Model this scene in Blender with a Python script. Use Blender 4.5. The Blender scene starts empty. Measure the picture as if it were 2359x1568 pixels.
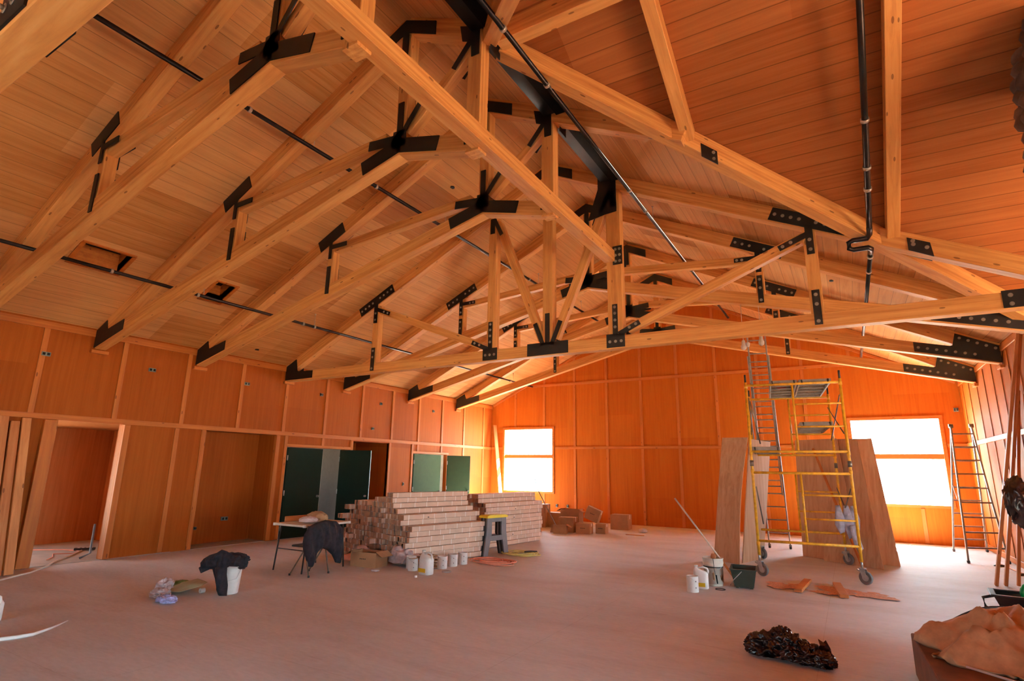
import bpy, bmesh, math, random
from mathutils import Vector, Matrix, noise
R = math.radians
random.seed(7)
SC = bpy.context.scene
COL = SC.collection
V = Vector

# ------------------------------------------------------------------ materials
def srgb(c):
    return tuple(((x/255)/12.92 if x/255 <= .04045 else ((x/255+.055)/1.055)**2.4) for x in c) + (1,)

class NT:
    def __init__(s, name, rough=.6, metal=0, spec=.5):
        s.m = bpy.data.materials.new(name); s.m.use_nodes = True
        s.t = s.m.node_tree; s.t.nodes.clear()
        s.out = s.n('ShaderNodeOutputMaterial'); s.b = s.n('ShaderNodeBsdfPrincipled')
        s.t.links.new(s.b.outputs[0], s.out.inputs[0])
        s.b.inputs['Roughness'].default_value = rough; s.b.inputs['Metallic'].default_value = metal
        s.b.inputs['Specular IOR Level'].default_value = spec
    def n(s, k): return s.t.nodes.new(k)
    def set(s, sock, v):
        if hasattr(v, 'is_output') or hasattr(v, 'links'): s.t.links.new(v, sock)
        else: sock.default_value = v
    def math(s, op, a, b=0.0, c=None):
        n = s.n('ShaderNodeMath'); n.operation = op; s.set(n.inputs[0], a); s.set(n.inputs[1], b)
        if c is not None: s.set(n.inputs[2], c)
        return n.outputs[0]
    def coord(s, scale=(1,1,1), rnd=0):
        t = s.n('ShaderNodeTexCoord'); o = t.outputs['Object']
        if rnd:
            i = s.n('ShaderNodeObjectInfo'); a = s.n('ShaderNodeVectorMath'); a.operation = 'MULTIPLY_ADD'
            s.t.links.new(i.outputs['Random'], a.inputs[0]); a.inputs[1].default_value = (37*rnd, 13*rnd, 9*rnd); s.t.links.new(o, a.inputs[2]); o = a.outputs[0]
        m = s.n('ShaderNodeMapping'); m.inputs['Scale'].default_value = scale
        s.t.links.new(o, m.inputs[0]); return m.outputs[0]
    def noise(s, vec, scale=1, detail=4, rough=.6, dist=0):
        n = s.n('ShaderNodeTexNoise'); s.t.links.new(vec, n.inputs['Vector']); n.inputs['Scale'].default_value = scale
        n.inputs['Detail'].default_value = detail; n.inputs['Roughness'].default_value = rough; n.inputs['Distortion'].default_value = dist
        return n.outputs[0]
    def ramp(s, fac, stops):
        r = s.n('ShaderNodeValToRGB'); s.t.links.new(fac, r.inputs[0]); e = r.color_ramp.elements
        while len(e) < len(stops): e.new(.5)
        for i, (p, c) in enumerate(stops): e[i].position = p; e[i].color = srgb(c) if len(c) == 3 else c
        return r.outputs[0]
    def mix(s, fac, a, b, mode='MIX'):
        m = s.n('ShaderNodeMix'); m.data_type = 'RGBA'; m.blend_type = mode
        s.set(m.inputs[0], fac); s.set(m.inputs[6], a); s.set(m.inputs[7], b); return m.outputs[2]
    def bump(s, h, strength=.2, dist=.01):
        b = s.n('ShaderNodeBump'); s.t.links.new(h, b.inputs['Height']); b.inputs['Strength'].default_value = strength
        b.inputs['Distance'].default_value = dist; s.t.links.new(b.outputs[0], s.b.inputs['Normal'])
    def col(s, c): s.set(s.b.inputs['Base Color'], c)

def plain(name, c, rough=.6, metal=0, var=.12, scale=8, bump=0, spec=.5):
    s = NT(name, rough, metal, spec)
    n = s.noise(s.coord(rnd=1), scale, 5)
    d = tuple(x*(1-var) for x in c); l = tuple(min(255, x*(1+var)) for x in c)
    s.col(s.ramp(n, [(.3, d), (.7, l)]))
    if bump: s.bump(n, bump)
    return s.m

def timber(name, dark, mid, light, knots=True):
    # grain runs along local X
    s = NT(name, .55, spec=.35)
    v = s.coord((.7, 9, 9), rnd=1)
    g = s.noise(v, 1.6, 6, .62, .6)
    c = s.ramp(g, [(.25, dark), (.5, mid), (.75, light)])
    lam = s.noise(s.coord((.15, 1, 22), rnd=1), 1.3, 2)
    c = s.mix(.35, c, s.ramp(lam, [(.35, dark), (.65, light)]))
    if knots:
        vo = s.n('ShaderNodeTexVoronoi'); s.t.links.new(s.coord((2.6, 8, 8), rnd=1), vo.inputs['Vector']); vo.inputs['Scale'].default_value = 1.0
        k = s.math('LESS_THAN', vo.outputs['Distance'], .10)
        c = s.mix(s.math('MULTIPLY', k, .65), c, srgb((92, 40, 14)))
    s.col(c); s.bump(g, .12, .004)
    return s.m

def boards(name, dark, mid, light, along, across, period, seglen, groove=.012, sheet=0, vary=.5, gdark=.6):
    """long boards with fine grooves between them; along/across are axis numbers of the object's own frame"""
    s = NT(name, .65, spec=.12)
    t = s.n('ShaderNodeTexCoord'); sep = s.n('ShaderNodeSeparateXYZ'); s.t.links.new(t.outputs['Object'], sep.inputs[0])
    u = sep.outputs[along]; w = sep.outputs[across]
    q = s.math('DIVIDE', w, period); idx = s.math('FLOOR', q); fr = s.math('FRACT', q)
    g = s.math('LESS_THAN', s.math('PINGPONG', fr, .5), groove)
    def cell(i, ln, salt):
        wn = s.n('ShaderNodeTexWhiteNoise'); wn.noise_dimensions = '2D'; cb = s.n('ShaderNodeCombineXYZ')
        wn0 = s.n('ShaderNodeTexWhiteNoise'); wn0.noise_dimensions = '1D'; s.t.links.new(i, wn0.inputs['W'])
        uu = s.math('FLOOR', s.math('ADD', s.math('DIVIDE', u, ln), s.math('MULTIPLY', wn0.outputs['Value'], 3.0)))
        s.t.links.new(s.math('ADD', i, salt), cb.inputs[0]); s.t.links.new(uu, cb.inputs[1])
        s.t.links.new(cb.outputs[0], wn.inputs['Vector']); return wn.outputs['Value']
    tone = cell(idx, seglen, 3.7) if not sheet else cell(s.math('FLOOR', s.math('DIVIDE', w, sheet)), seglen, 1.3)
    sc = [14, 14, 14]; sc[along] = .55
    gr = s.noise(s.coord(tuple(sc)), 1.0, 7, .65, .8)
    c = s.ramp(gr, [(.3, dark), (.5, mid), (.72, light)])
    c = s.mix(vary, c, s.ramp(tone, [(0, dark), (.5, mid), (1, light)]))
    blot = s.noise(s.coord((.5, .5, .5)), 1.4, 3)
    c = s.mix(s.math('MULTIPLY', blot, .25), c, srgb(dark))
    if groove > 0: c = s.mix(s.math('MULTIPLY', g, gdark), c, srgb(tuple(x*.35 for x in dark)))
    s.col(c); s.bump(gr, .06, .003)
    return s.m

M = {}
def setup_materials():
    M['beam'] = timber('beam_timber', (184, 112, 54), (226, 158, 84), (244, 188, 116))
    M['stud'] = timber('stud_timber', (162, 84, 26), (190, 106, 38), (206, 126, 52))
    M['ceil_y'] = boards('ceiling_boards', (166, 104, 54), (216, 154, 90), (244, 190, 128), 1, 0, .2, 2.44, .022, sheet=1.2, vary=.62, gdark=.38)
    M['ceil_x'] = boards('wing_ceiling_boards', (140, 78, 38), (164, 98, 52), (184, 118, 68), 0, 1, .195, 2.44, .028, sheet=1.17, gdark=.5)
    M['ply_y'] = boards('wall_plywood', (140, 66, 18), (162, 82, 24), (176, 98, 36), 2, 1, 1.225, 2.44, 0, vary=.4)
    M['ply_x'] = boards('wall_plywood_end', (160, 76, 16), (180, 94, 22), (192, 108, 32), 2, 0, 1.21, 2.44, 0, vary=.4)
    M['sheet'] = boards('plywood_sheet', (184, 140, 108), (208, 166, 134), (222, 184, 154), 2, 0, .6, 5, 0, vary=.1)
    M['board'] = timber('loose_board', (150, 82, 40), (196, 122, 68), (222, 156, 98))
    M['dimground'] = plain('bounce_cut_ground', (70, 62, 54), .9)
    M['crate'] = plain('dark_card', (104, 66, 44), .85, var=.15, scale=5)
    # dusty sub-floor of plywood sheets
    s = NT('subfloor', .75, spec=.25)
    n1 = s.noise(s.coord((.35, 1.1, 1)), 1.0, 8, .62, .5); n2 = s.noise(s.coord((9, 30, 1)), 1.0, 4)
    c = s.ramp(n1, [(.3, (198, 192, 192)), (.52, (216, 214, 216)), (.72, (228, 228, 232))])
    c = s.mix(.18, c, s.ramp(n2, [(.3, (140, 112, 108)), (.7, (218, 208, 212))]))
    t = s.n('ShaderNodeTexCoord'); sep = s.n('ShaderNodeSeparateXYZ'); s.t.links.new(t.outputs['Object'], sep.inputs[0])
    gx = s.math('LESS_THAN', s.math('PINGPONG', s.math('DIVIDE', s.math('ADD', sep.outputs[0], .42), 2.44), .5), .0012)
    gy = s.math('LESS_THAN', s.math('PINGPONG', s.math('DIVIDE', sep.outputs[1], 1.22), .5), .0018)
    gm = s.math('MULTIPLY', s.math('MAXIMUM', gx, gy), s.noise(s.coord((1, 1, 1)), 2.0, 2))
    c = s.mix(s.math('MULTIPLY', gm, .45), c, srgb((110, 80, 66)))
    st = s.noise(s.coord((.8, 3.5, 1)), 1.0, 3, .5, 1.2)
    c = s.mix(s.math('MULTIPLY', s.math('GREATER_THAN', st, .68), .10), c, srgb((128, 74, 60)))
    s.col(c); s.bump(n2, .05, .003); M['floor'] = s.m
    M['concrete'] = plain('concrete', (168, 164, 160), .8, var=.06, scale=3)
    M['plate'] = plain('black_steel', (26, 23, 22), .5, .3, var=.2)
    M['flange'] = plain('painted_beam_steel', (30, 29, 29), .38, .4, var=.2)
    M['mattblack'] = plain('matt_black_steel', (20, 18, 18), .85, 0, spec=.1)
    M['bolt'] = plain('galvanised_bolt', (165, 158, 146), .45, .6)
    M['pipe'] = plain('black_pipe', (44, 38, 36), .35, .6)
    M['ring'] = plain('pipe_ring', (196, 186, 170), .4, .6)
    M['yellow'] = plain('yellow_paint', (232, 170, 48), .45, 0, var=.14, scale=12)
    M['tyre'] = plain('grey_rubber', (112, 112, 116), .7)
    M['zinc'] = plain('zinc_steel', (186, 186, 190), .35, .7)
    M['alu'] = plain('aluminium', (146, 138, 132), .5, .4)
    M['brace'] = plain('brace_steel', (120, 112, 104), .45, .6)
    M['plank'] = boards('scaffold_plank', (120, 100, 82), (146, 126, 106), (168, 150, 130), 1, 0, .12, 3, .02, vary=.4)
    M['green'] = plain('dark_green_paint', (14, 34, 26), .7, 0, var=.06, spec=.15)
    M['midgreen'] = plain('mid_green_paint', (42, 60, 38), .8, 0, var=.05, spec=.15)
    M['teal'] = plain('green_edge', (26, 70, 62), .5)
    M['white'] = plain('white_plastic', (228, 226, 226), .45, var=.03)
    M['greywall'] = plain('grey_wallboard', (138, 130, 126), .8, var=.03)
    M['wallr'] = boards('right_wall_plywood', (146, 72, 14), (164, 86, 18), (176, 98, 26), 2, 1, 1.225, 2.44, 0, vary=.4)
    M['cartonshade'] = plain('carton_end_shade', (172, 132, 108), .9, var=.14, scale=6)
    M['alcove'] = boards('alcove_plywood', (158, 98, 56), (184, 120, 72), (200, 138, 88), 2, 1, 1.225, 2.44, 0, vary=.3)
    M['offwhite'] = plain('off_white_paint', (214, 206, 196), .6, var=.05)
    M['grey'] = plain('grey_plastic', (112, 110, 116), .5, var=.05)
    M['greydark'] = plain('dark_grey_plastic', (46, 44, 46), .5)
    M['blackcloth'] = plain('black_cloth', (32, 28, 36), .95, var=.25, scale=20, bump=.3)
    M['garbage'] = plain('black_plastic_film', (30, 17, 17), .22, 0, var=.3, spec=.6)
    M['tarp'] = plain('canvas', (192, 150, 116), .9, var=.10, scale=9, bump=.3)
    M['olive'] = plain('olive_card', (172, 166, 134), .8, var=.04)
    M['greenplastic'] = plain('green_film', (86, 112, 60), .4)
    M['clear'] = plain('milky_film', (188, 166, 168), .3, var=.1, scale=20)
    M['bluefilm'] = plain('bluish_film', (168, 168, 214), .25, var=.15, scale=25)
    M['carton'] = plain('carton_card', (216, 184, 164), .85, var=.05, scale=3)
    M['card'] = plain('brown_card', (176, 132, 96), .85, var=.06, scale=4)
    M['tape'] = plain('pale_tape', (244, 232, 226), .5, var=.03)
    M['ink'] = plain('ink', (40, 34, 40), .8)
    M['labely'] = plain('yellow_label', (214, 176, 24), .6, var=.03)
    M['red'] = plain('red_paint', (190, 40, 30), .6)
    M['orangelabel'] = plain('orange_label', (230, 120, 20), .6)
    M['orangecord'] = plain('orange_cord', (236, 150, 124), .6, var=.05)
    M['yellowcord'] = plain('yellow_cord', (226, 210, 130), .6, var=.05)
    M['sawtop'] = plain('yellow_plastic', (238, 206, 40), .5, var=.03)
    M['bin'] = plain('green_grey_bin', (52, 66, 58), .5, var=.06)
    M['bluerag'] = plain('pale_blue_cloth', (176, 180, 206), .9, var=.1, scale=15, bump=.2)
    M['pinkrag'] = plain('pale_pink_cloth', (206, 186, 186), .9, var=.06, scale=12)
    M['copper'] = plain('copper_brush', (176, 110, 70), .6)
    M['sawdust'] = plain('sawdust', (206, 150, 118), .95, var=.14, scale=40)
    M['lime'] = plain('bright_green', (20, 190, 100), .4)
    M['steelbox'] = plain('electrical_steel', (120, 130, 124), .45, .5)
    M['dark'] = plain('dark_void', (18, 14, 12), .9)
    M['foam'] = plain('yellow_foam', (206, 192, 110), .9, var=.04)
    M['stone'] = plain('river_stone', (92, 74, 64), .85, var=.35, scale=4, bump=.4)
    M['bounceground'] = plain('pale_bounce_ground', (232, 228, 216), .9, var=.05, scale=1)
    g = NT('window_glass', .0); g.t.nodes.remove(g.b)
    tr = g.n('ShaderNodeBsdfTransparent'); gl = g.n('ShaderNodeBsdfGlossy'); gl.inputs['Roughness'].default_value = .02
    mx = g.n('ShaderNodeMixShader'); mx.inputs[0].default_value = .06
    g.t.links.new(tr.outputs[0], mx.inputs[1]); g.t.links.new(gl.outputs[0], mx.inputs[2]); g.t.links.new(mx.outputs[0], g.out.inputs[0])
    M['glass'] = g.m

# ------------------------------------------------------------------ mesh helpers
def nb(): return bmesh.new()
def box(bm, c, s, rz=0, mi=0, rot=None):
    m = Matrix.Translation(V(c)) @ (rot.to_4x4() if rot else Matrix.Rotation(rz, 4, 'Z')) @ Matrix.Diagonal((s[0], s[1], s[2], 1))
    r = bmesh.ops.create_cube(bm, size=1, matrix=m)
    for f in {f for v in r['verts'] for f in v.link_faces}: f.material_index = mi
def frame_of(A, B, up=V((0, 0, 1))):
    A = V(A); B = V(B); x = (B-A).normalized()
    if abs(x.dot(up)) > .98: up = V((0, 1, 0))
    y = up.cross(x).normalized(); z = x.cross(y)
    return Matrix((x, y, z)).transposed()
def obox(bm, A, B, w, d, mi=0, up=V((0, 0, 1))):
    A = V(A); B = V(B)
    box(bm, (A+B)/2, ((B-A).length, w, d), rot=frame_of(A, B, up), mi=mi)
def cyl(bm, A, B, r1, r2=None, seg=12, mi=0, caps=True):
    A = V(A); B = V(B); r2 = r1 if r2 is None else r2
    f = frame_of(A, B); n = len(bm.verts)
    ra = [bm.verts.new(A + f @ V((0, math.cos(2*math.pi*i/seg)*r1, math.sin(2*math.pi*i/seg)*r1))) for i in range(seg)]
    rb = [bm.verts.new(B + f @ V((0, math.cos(2*math.pi*i/seg)*r2, math.sin(2*math.pi*i/seg)*r2))) for i in range(seg)]
    fs = [bm.faces.new((ra[i], ra[(i+1) % seg], rb[(i+1) % seg], rb[i])) for i in range(seg)]
    if caps: fs += [bm.faces.new(ra[::-1]), bm.faces.new(rb)]
    for q in fs: q.material_index = mi; q.smooth = len(q.verts) == 4
def tube(bm, pts, r, seg=8, mi=0):
    pts = [V(p) for p in pts]; rings = []
    ref = V((0, 0, 1))
    for i, p in enumerate(pts):
        d = (pts[min(i+1, len(pts)-1)] - pts[max(i-1, 0)]).normalized()
        u = ref if abs(d.dot(ref)) < .95 else V((1, 0, 0))
        a = d.cross(u).normalized(); b = d.cross(a)
        rr = r[i] if isinstance(r, (list, tuple)) else r
        rings.append([bm.verts.new(p + a*math.cos(2*math.pi*k/seg)*rr + b*math.sin(2*math.pi*k/seg)*rr) for k in range(seg)])
    for A, B in zip(rings, rings[1:]):
        for k in range(seg):
            f = bm.faces.new((A[k], A[(k+1) % seg], B[(k+1) % seg], B[k])); f.smooth = True; f.material_index = mi
    for q in (rings[0], rings[-1][::-1]):
        f = bm.faces.new(q); f.material_index = mi
def lathe(bm, prof, c=(0, 0, 0), seg=28, mi=0):
    rings = []
    for r, z in prof:
        rings.append([bm.verts.new((c[0]+r*math.cos(2*math.pi*k/seg), c[1]+r*math.sin(2*math.pi*k/seg), c[2]+z)) for k in range(seg)] if r > 1e-6 else [bm.verts.new((c[0], c[1], c[2]+z))])
    for A, B in zip(rings, rings[1:]):
        for k in range(seg):
            q = [A[k % len(A)], A[(k+1) % len(A)], B[(k+1) % len(B)], B[k % len(B)]]
            q = list(dict.fromkeys(q))
            if len(q) > 2:
                try: f = bm.faces.new(q); f.smooth = True; f.material_index = mi
                except ValueError: pass
def prism(bm, poly, fn, t0, t1, mi=0):
    """poly: 2-D outline; fn(u, v, t) -> 3-D point; extruded from t0 to t1"""
    a = [bm.verts.new(fn(u, v, t0)) for u, v in poly]; b = [bm.verts.new(fn(u, v, t1)) for u, v in poly]; n = len(poly)
    fs = [bm.faces.new(a), bm.faces.new(b[::-1])] + [bm.faces.new((a[i], b[i], b[(i+1) % n], a[(i+1) % n])) for i in range(n)]
    for f in fs: f.material_index = mi
def bevel(bm, w=.005, seg=1, ang=40):
    es = [e for e in bm.edges if len(e.link_faces) == 2 and e.calc_face_angle(0) > R(ang)]
    bmesh.ops.bevel(bm, geom=es, offset=w, segments=seg, affect='EDGES', profile=.5, clamp_overlap=True)
def obj(name, bm, mats, parent=None, smooth=False, mtx=None):
    bmesh.ops.recalc_face_normals(bm, faces=bm.faces)
    me = bpy.data.meshes.new(name); bm.to_mesh(me); bm.free()
    for m in (mats if isinstance(mats, (list, tuple)) else [mats]): me.materials.append(M[m])
    if smooth:
        for p in me.polygons: p.use_smooth = True
    o = bpy.data.objects.new(name, me); COL.objects.link(o)
    if parent: o.parent = parent
    if mtx is not None: o.matrix_basis = (WM[parent.name].inverted() @ mtx) if parent and parent.name in WM else mtx
    WM[o.name] = (WM[parent.name] if parent and parent.name in WM else Matrix()) @ o.matrix_basis
    return o
WM = {}
def tag(o, label, cat, group=None, kind=None):
    o['label'] = label; o['category'] = cat
    if group: o['group'] = group
    if kind: o['kind'] = kind
    return o
def thing(name, label, cat, loc=(0, 0, 0), rz=0, group=None):
    o = bpy.data.objects.new(name, None); COL.objects.link(o); o.empty_display_size = .1
    o.location = loc; o.rotation_euler = (0, 0, rz)
    WM[o.name] = Matrix.Translation(V(loc)) @ Matrix.Rotation(rz, 4, 'Z')
    return tag(o, label, cat, group)
def struct(name, bm, mats, parent=None, **k):
    o = obj(name, bm, mats, parent, **k)
    if not parent: o['kind'] = 'structure'
    return o
def tree_copy(src, loc, rz=None):
    r = src.copy(); COL.objects.link(r); r.location = loc
    if rz is not None: r.rotation_euler = (0, 0, rz)
    WM[r.name] = Matrix.Translation(V(loc)) @ Matrix.Rotation(r.rotation_euler.z, 4, 'Z')
    for ch in list(src.children):
        c = ch.copy(); COL.objects.link(c); c.parent = r
        for g in ch.children:
            d = g.copy(); COL.objects.link(d); d.parent = c
    return r
def beam(name, A, B, w, d, mat='beam', parent=None, up=V((0, 0, 1)), bev=.006):
    """squared timber from A to B, its grain along its own X axis"""
    A = V(A); B = V(B); L = (B-A).length
    bm = nb(); box(bm, (0, 0, 0), (L, w, d))
    if bev: bevel(bm, bev)
    return obj(name, bm, mat, parent, mtx=Matrix.Translation((A+B)/2) @ frame_of(A, B, up).to_4x4())
def puffy(bm, poly, fn, thick, cuts=4, fold=.0, seed=0, mi=0, fs=6, edge=.12, stretch=(1, 1)):
    """a soft closed shape: outline in (u, v), swelling away from its edge, creased by folds; fn(u, v, t) -> point"""
    t = bmesh.new(); vs = [t.verts.new((u, v, 0)) for u, v in poly]; t.faces.new(vs)
    bmesh.ops.triangulate(t, faces=t.faces[:])
    for _ in range(cuts):
        bmesh.ops.subdivide_edges(t, edges=t.edges[:], cuts=1, use_grid_fill=True)
        bmesh.ops.triangulate(t, faces=t.faces[:])
    n = len(poly)
    def dist(p):
        best = 9
        for i in range(n):
            a = V(poly[i]); b = V(poly[(i+1) % n]); ab = b-a; q = V((p.x, p.y))
            k = max(0, min(1, (q-a).dot(ab)/ab.length_squared)); best = min(best, (a+ab*k-q).length)
        return best
    top = {}; bot = {}
    for v in t.verts:
        d = dist(v.co); h = thick*math.sqrt(min(1, d/edge))
        nz = noise.noise(V((v.co.x*fs*stretch[0]+seed, v.co.y*fs*stretch[1], seed*1.7)))*fold + noise.noise(V((v.co.x*fs*2.3*stretch[0]+seed, v.co.y*fs*2.3*stretch[1], seed)))*fold*.5
        k = min(1, d/edge*2)
        top[v] = bm.verts.new(fn(v.co.x, v.co.y, h + nz*k))
        bot[v] = top[v] if d < 1e-5 else bm.verts.new(fn(v.co.x, v.co.y, -h*.5 + nz*k*.8))
    for f in t.faces:
        for mp, rev in ((top, 0), (bot, 1)):
            q = [mp[v] for v in f.verts]
            if rev: q = q[::-1]
            if all(x in top.values() for x in ()) or True:
                try: g = bm.faces.new(q); g.smooth = True; g.material_index = mi
                except ValueError: pass
    t.free()
def crumple(bm, c, s, sub=4, amp=.25, fs=2.5, seed=0, flat=True, mi=0, rz=0, ridge=True):
    """a crumpled lump: an ellipsoid broken up by ridged noise, flattened where it rests"""
    r = bmesh.ops.create_icosphere(bm, subdivisions=sub, radius=1)
    rot = Matrix.Rotation(rz, 3, 'Z')
    for v in r['verts']:
        p = v.co.copy(); a = noise.noise(p*fs + V((seed, seed*2.1, 0)))
        b = noise.noise(p*fs*2.4 + V((seed*3, 0, seed)))
        n = ((1-2*abs(a))*.8 + (1-2*abs(b))*.4 - .5) if ridge else a + b*.4
        p *= 1 + amp*n
        if flat and p.z < -.35: p.z = -.35 + (p.z+.35)*.12
        q = rot @ V((p.x*s[0], p.y*s[1], p.z*s[2]))
        v.co = q + V(c)
    for f in {f for v in r['verts'] for f in v.link_faces}: f.smooth = True; f.material_index = mi
setup_materials()

# ------------------------------------------------------------------ the building's measurements (metres)
XL, XR, YF = -11.64, 2.63, 18.06
XC, ZR = -4.43, 7.516
ML, MR = .4766, .4867
EYE = 1.683
YT = {0: .76, 1: 2.836, 2: 4.668, 3: 6.549, 4: 8.767, 5: 10.62, 6: 13.255, 7: 15.774}
YW, ZW = 4.81, 6.966           # ridge of the side wing
XV = -3.3
def zc(x): return ZR - (ML*(XC-x) if x < XC else MR*(x-XC))
def zw(y): return ZW - MR*abs(y-YW)
# ------------------------------------------------------------------ ground, floor, ceilings
bm = nb(); box(bm, (-4, 58.5, -.45), (160, 80, .1)); struct('ground', bm, 'bounceground')['label'] = 'added pale ground outside the far windows, bounces daylight inside'  # ground added and kept pale to bounce daylight onto the far ceiling
bm = nb(); box(bm, (-4, -21, -.45), (160, 78.9, .1)); struct('ground_dimmed', bm, 'dimground')['label'] = 'added dark ground around the rest of the building, cuts bounce light'  # unseen ground, darkened so less light bounces up to the wing ceiling
bm = nb(); box(bm, (5.15, 4.9, .004), (4.7, 11.6, .01)); struct('floor_bounce_absorber', bm, 'crate')['label'] = 'added dark sheet over the unseen wing floor, cuts bounce light'  # dark sheet added out of view to cut bounce onto the wing ceiling
bm = nb(); box(bm, (-2.0, 7.1, -.1), (19.4, 22.4, .2)); fl = struct('floor', bm, 'floor')

def slab(name, poly, zf, mat, th=.14):
    bm = nb(); prism(bm, poly, lambda u, v, t: V((u, v, zf(u, v)+t)), 0, th)
    return struct(name, bm, mat)
bm = nb()
H = [(-10.19, -9.74, 3.47, 4.13), (-10.22, -9.72, 5.59, 5.94)]
y0, y1, a, b = -4.1, 18.3, -10.22, -9.72
strips = [(XL-.25, a, y0, y1), (b, XC, y0, y1), (a, b, y0, 3.47), (a, b, 4.13, 5.59), (a, b, 5.94, y1)]
for xa, xb, ya, yb in strips:
    prism(bm, [(xa, ya), (xb, ya), (xb, yb), (xa, yb)], lambda u, v, t: V((u, v, zc(u)+t)), 0, .14)
struct('ceiling_left', bm, 'ceil_y')
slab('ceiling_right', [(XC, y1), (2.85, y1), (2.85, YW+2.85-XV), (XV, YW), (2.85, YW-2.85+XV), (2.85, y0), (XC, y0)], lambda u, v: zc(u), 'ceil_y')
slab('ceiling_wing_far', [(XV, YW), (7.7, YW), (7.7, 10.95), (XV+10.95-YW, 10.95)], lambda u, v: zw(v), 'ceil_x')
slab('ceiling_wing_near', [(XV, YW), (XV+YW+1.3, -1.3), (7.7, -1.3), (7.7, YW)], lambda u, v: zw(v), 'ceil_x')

# ------------------------------------------------------------------ walls
def wall_cells(bm, fn, umin, umax, zmax, holes, t0, t1):
    """rectangular wall umin..umax, 0..zmax with rectangular holes (u0,u1,z0,z1)"""
    us = sorted({umin, umax} | {h[0] for h in holes} | {h[1] for h in holes})
    zs = sorted({0, zmax} | {h[2] for h in holes} | {h[3] for h in holes})
    for i in range(len(us)-1):
        run = None
        for j in range(len(zs)-1):
            uc = (us[i]+us[i+1])/2; zm = (zs[j]+zs[j+1])/2
            hole = any(h[0] < uc < h[1] and h[2] < zm < h[3] for h in holes)
            if not hole:
                if run is None: run = [zs[j], zs[j+1]]
                else: run[1] = zs[j+1]
            if hole or j == len(zs)-2:
                if run: prism(bm, [(us[i], run[0]), (us[i+1], run[0]), (us[i+1], run[1]), (us[i], run[1])], fn, t0, t1)
                run = None
DOORS = [(4.24, 5.28, -.01, 2.40), (6.88, 8.60, -.01, 2.39), (8.93, 10.76, -.01, 2.13), (11.03, 12.44, -.01, 2.37), (13.55, 15.28, -.01, 2.12)]
fx = lambda X: (lambda u, z, t: V((X+t, u, z)))
fy = lambda Y: (lambda u, z, t: V((u, Y+t, z)))
bm = nb(); wall_cells(bm, fx(XL), -4.0, 18.06, zc(XL)+.05, DOORS, -.14, 0); wl = struct('wall_left', bm, 'ply_y')
W1 = (-11.08, -9.03, .91, 3.14); W2 = (.12, 2.14, .93, 3.15)
bm = nb(); wall_cells(bm, fy(YF), XL-.14, XR+.14, 4.02, [W1, W2], 0, .2)
prism(bm, [(XL-.14, 4.02), (XR+.14, 4.02), (XC, ZR+.06)], fy(YF), 0, .2); wf = struct('wall_far', bm, 'ply_x')
bm = nb(); wall_cells(bm, fx(XR), 10.78, 18.06, zc(XR)+.05, [], 0, .14); wr = struct('wall_right', bm, 'wallr')
# the parts of the building beyond the photograph's edges: wing end, wing sides and near wall, with unseen windows sized to light the hall
WE = [(.6, 4.6, .1, 2.6), (5.2, 9.9, .1, 2.6)]
bm = nb(); wall_cells(bm, fx(7.5), -1.16, 10.78, 4.1, WE, 0, .15); prism(bm, [(-1.16, 4.1), (10.78, 4.1), (YW, 7.0)], fx(7.5), 0, .15); we = struct('wall_wing_end', bm, 'ply_y')
bm = nb(); wall_cells(bm, fy(10.78), 2.63, 7.65, 4.1, [], 0, .15); struct('wall_wing_far', bm, 'ply_x')
WN = [(3.6, 5.6, .9, 2.3)]
bm = nb(); wall_cells(bm, fy(-1.16), 2.63, 7.65, 4.1, WN, -.15, 0); struct('wall_wing_near', bm, 'ply_x')
bm = nb(); wall_cells(bm, fx(2.63), -4.0, -1.16, 4.2, [], 0, .15); struct('wall_near_right', bm, 'ply_y')
WS = [(-6.6, -2.0, .05, 2.7)]
bm = nb(); wall_cells(bm, fy(-4.0), XL-.14, XR+.14, 4.02, WS, -.15, 0); prism(bm, [(XL-.14, 4.02), (XR+.14, 4.02), (XC, ZR+.06)], fy(-4.0), -.15, 0); struct('wall_near', bm, 'ply_x')

# battens: each is a piece of its own on its wall
def bat(par, A, B, w=.085, d=.022, up=V((0, 0, 1))): return beam('batten', A, B, w, d, 'stud', par, up=up, bev=.003)
XU = V((1, 0, 0)); YU = V((0, 1, 0))
ub = [.2, 1.4, 2.62, 3.85, 5.10, 6.33, 7.57, 8.76, 10.0, 11.28, 12.53, 13.75, 14.95, 16.2, 17.45]
for y in ub:
    bat(wl, (XL+.011, y, 2.48), (XL+.011, y, 3.93), up=XU)
bat(wl, (XL+.011, -3.9, 2.44), (XL+.011, 18.04, 2.44), .02, .085) if False else beam('batten', (XL+.011, -3.9, 2.44), (XL+.011, 18.04, 2.44), .022, .09, 'stud', wl, bev=.003)
beam('batten', (XL+.013, -3.9, 3.985), (XL+.013, 18.04, 3.985), .026, .12, 'stud', wl, bev=.003)
for y, z in ((2.62, 0), (3.4, 0), (6.28, 0), (5.32, 0), (4.19, 0), (6.83, 0), (8.64, 0), (8.88, 0), (10.98, 0), (12.49, 0), (13.50, 0), (16.2, 0), (17.45, 0)):
    bat(wl, (XL+.011, y, .02), (XL+.011, y, 2.39), up=XU)
for y in (10.0,): bat(wl, (XL+.011, y, 2.2), (XL+.011, y, 2.39), up=XU)
for y in (13.75, 14.95): bat(wl, (XL+.011, y, 2.18), (XL+.011, y, 2.39), up=XU)
beam('batten', (XL+.013, 8.9, 2.165), (XL+.013, 10.95, 2.165), .026, .07, 'stud', wl)
beam('batten', (XL+.013, 13.5, 2.155), (XL+.013, 15.35, 2.155), .026, .07, 'stud', wl)
fxs = [-4.55+1.21*k for k in range(-5, 6)]
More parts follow.
